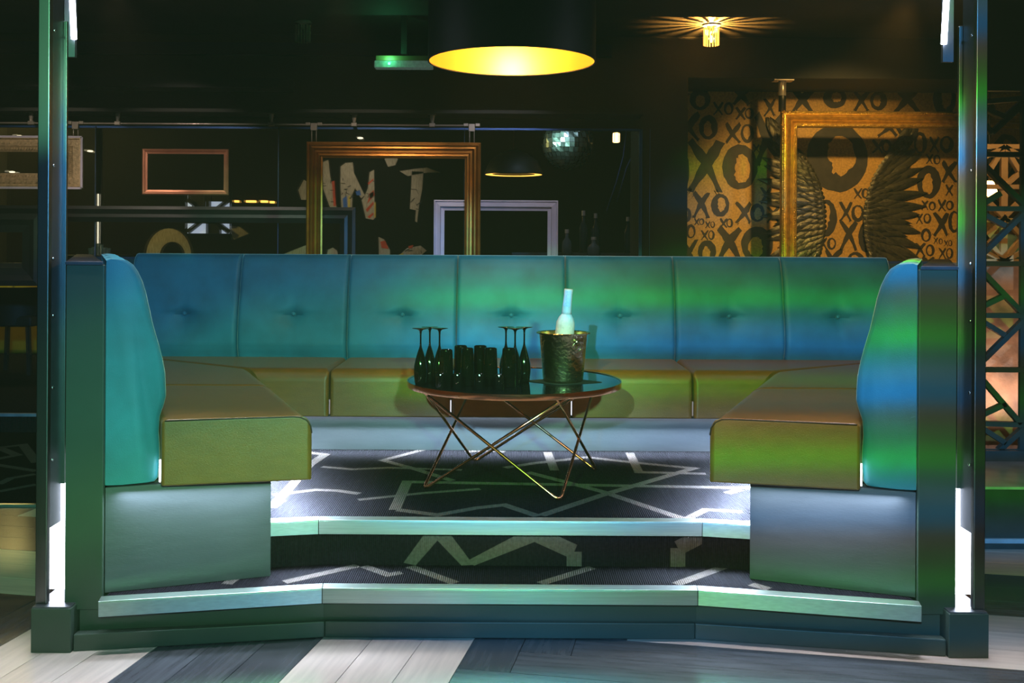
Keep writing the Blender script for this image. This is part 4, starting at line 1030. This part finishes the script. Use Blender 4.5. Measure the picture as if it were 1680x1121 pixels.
# ================================================================== RIGHT: lattice screens
LD = 5.2
plt = thing('low_partition', (2.7, 4.7, 0), 'dark low partition with a grey ledge below the lattice screen on the right', 'partition')
MB().prism([(2.05, 4.62), (4.2, 4.62), (4.2, 5.15), (2.30, 5.15)], 0, .27).build('body', 'lattice_dark', plt)
MB().prism([(2.04, 4.60), (4.2, 4.60), (4.2, 5.15), (2.30, 5.15)], .27, .283).build('ledge', 'ledge_grey', plt, bevel=.002)
MB().box((2.04, 4.605, .03), (4.2, 4.62, .05)).build('skirting_trim', 'ledge_grey', plt)
MB().box((2.34, 5.15, 0), (4.2, 5.30, .335)).build('upstand', 'lattice_dark', plt)
scr = thing('lattice_screen', (2.6, LD, .335), 'dark green lattice screen of crossed bars right of the steel post', 'screen')
def lbar(x0, y0, x1, y1, w_=8, m='lattice_dark', D=LD, par=None, th=.035):
    MB().bar(px(x0, y0, D), px(x1, y1, D), th, w_/F*D, up=(0, 0, 1) if abs(x1-x0) > .5 else (0, 1, 0)).build('lattice_bar', m, par or scr)
for (y0, h_) in ((148, 284), (432, 303)):
    pass
B1 = [(1600,141,1680,141),(1600,164,1676,157),(1600,168,1647,188),(1647,188,1675,163),(1600,185,1625,214),(1625,214,1675,168),(1600,249,1680,249),(1600,254,1678,330),(1600,338,1640,313),
      (1600,338,1680,338),(1600,341,1648,366),(1600,424,1678,346),(1600,428,1680,428),(1600,430,1676,508),(1600,504,1645,482),(1600,513,1680,513),(1600,516,1648,545),(1600,600,1678,522),
      (1600,602,1680,602),(1600,604,1675,690),(1600,682,1650,658),(1600,690,1680,692),(1600,690,1650,722),(1640,734,1680,698),(1600,735,1680,735)]
for b_ in B1: lbar(*b_)
for k in range(3):                                  # the same units go on to the right
    for b_ in (B1[6], B1[7], B1[9], B1[11], B1[12], B1[13], B1[15], B1[17], B1[18], B1[19], B1[21], B1[24]): lbar(b_[0] + 80*(k+1), b_[1], b_[2] + 80*(k+1), b_[3])
for x in (1606, 1679, 1760, 1840): lbar(x, 90, x, 738, 7)
MB().box((xw(1600, LD), LD - .02, CZ + (HZ - 138)/F*LD), (xw(1850, LD), LD + .02, 2.85)).build('head_panel', 'wall_black', scr)
cp = struct(MB().box((2.6, 6.3, 0), (5.0, 6.36, CZ - (431 - HZ)/F*6.3)).build('wall_side', 'copper_panel'))
MB().box((2.6, 6.24, CZ - (431 - HZ)/F*6.3), (5.0, 6.40, CZ - (427 - HZ)/F*6.3)).build('coping', 'ledge_grey', cp)
ws = thing('wood_sunburst_screen', (xw(1646, 6.32), 6.32, CZ - (427 - HZ)/F*6.3 + .001), 'pale wood sunburst screen standing on the copper wall behind the dark lattice', 'screen')
for b_ in ((1600,236,1690,236),(1600,302,1690,302),(1600,357,1690,357),(1600,424,1690,424),(1646,236,1646,424),(1646,236,1618,282),(1646,236,1676,285),(1646,236,1600,262),(1646,236,1690,262),
           (1646,302,1690,262),(1646,302,1604,262),(1646,352,1612,318),(1646,352,1680,318),(1646,352,1612,392),(1646,352,1682,390),(1646,424,1612,380),(1646,424,1682,378),(1646,424,1600,402),(1646,424,1690,402)):
    lbar(*b_, w_=7, m='lattice_wood', D=6.32, par=ws, th=.04)
ql = px(1622, 318, 7.0)
wl = thing('cone_pendant', tuple(ql), 'small glowing amber pendant seen through the lattice on the right', 'lamp')
MB().lathe([(.065, 0), (.030, .10), (.02, .105)], 20, ql, cap=False).build('shade', 'lamp_glow', wl, smooth='auto')
MB().lathe([(0, .01), (.06, .004)], 20, ql, cap=False).build('diffuser', 'white_glow', wl)
MB().tube([ql + Vector((0, 0, .10)), (ql.x, ql.y, 2.94)], .006, 6).build('cord', 'frame_black', wl)
light('sunburst_fill', 'SPOT', (3.0, 5.6, 2.80), (3.1, 6.32, 1.6), 34, (1, .62, .24), .03, cone=75)  # unseen spot added to warm the sunburst screen, away from the pendant
gs = thing('green_sofa', (3.7, 7.6, .137), 'pale green tufted sofa seen through the lattice on the right', 'sofa')
MB().box((3.5, 7.2, .137), (5.3, 7.7, .55)).build('seat', 'green_vinyl', gs, bevel=.04, seg=3)
for k in range(9):
    for j in range(3):
        MB().box((3.5 + k*.2, 7.55, .85 + j*.2), (3.5 + k*.2 + .197, 7.72, .85 + j*.2 + .197)).build('tufted_square', 'green_vinyl', gs, bevel=.045, seg=3)
MB().box((3.5, 7.62, .50), (5.3, 7.72, .86)).build('backrest', 'green_vinyl', gs)
light('copper_uplight', 'AREA', (2.9, 6.05, .345), (2.9, 6.3, .60), 5, (1, .80, .78), 1.2, size_y=.04, spread=140)
light('copper_wash', 'SPOT', (2.9, 5.45, 2.75), (2.95, 6.3, 1.0), 5, (1, .60, .20), .05, cone=50, blend=.8)

# ---- warm and cool accents on the XO wall
light('xo_warm', 'SPOT', (2.3, 6.0, 2.80), (2.6, 8.6, 1.45), 260, (1.0, .60, .17), .05, cone=54, blend=.7)
light('xo_cool', 'SPOT', (1.2, 2.5, 2.7), (1.75, 8.6, 1.58), 90, (.62, .95, .62), .08, cone=7.5, blend=1.0)
for X_, P_, c_ in ((-3.4, 42, (1, .82, .66)), (-2.45, 42, (1, .80, .70)), (-1.15, 34, (1, .80, .66)), (-.15, 40, (.95, .88, 1))):
    light('frame_fill', 'SPOT', (X_ + .15, 5.9, 2.82), (X_, 7.7, 1.42), P_, c_, .04, cone=52, blend=.3)  # unseen spots added to brighten the hanging frames
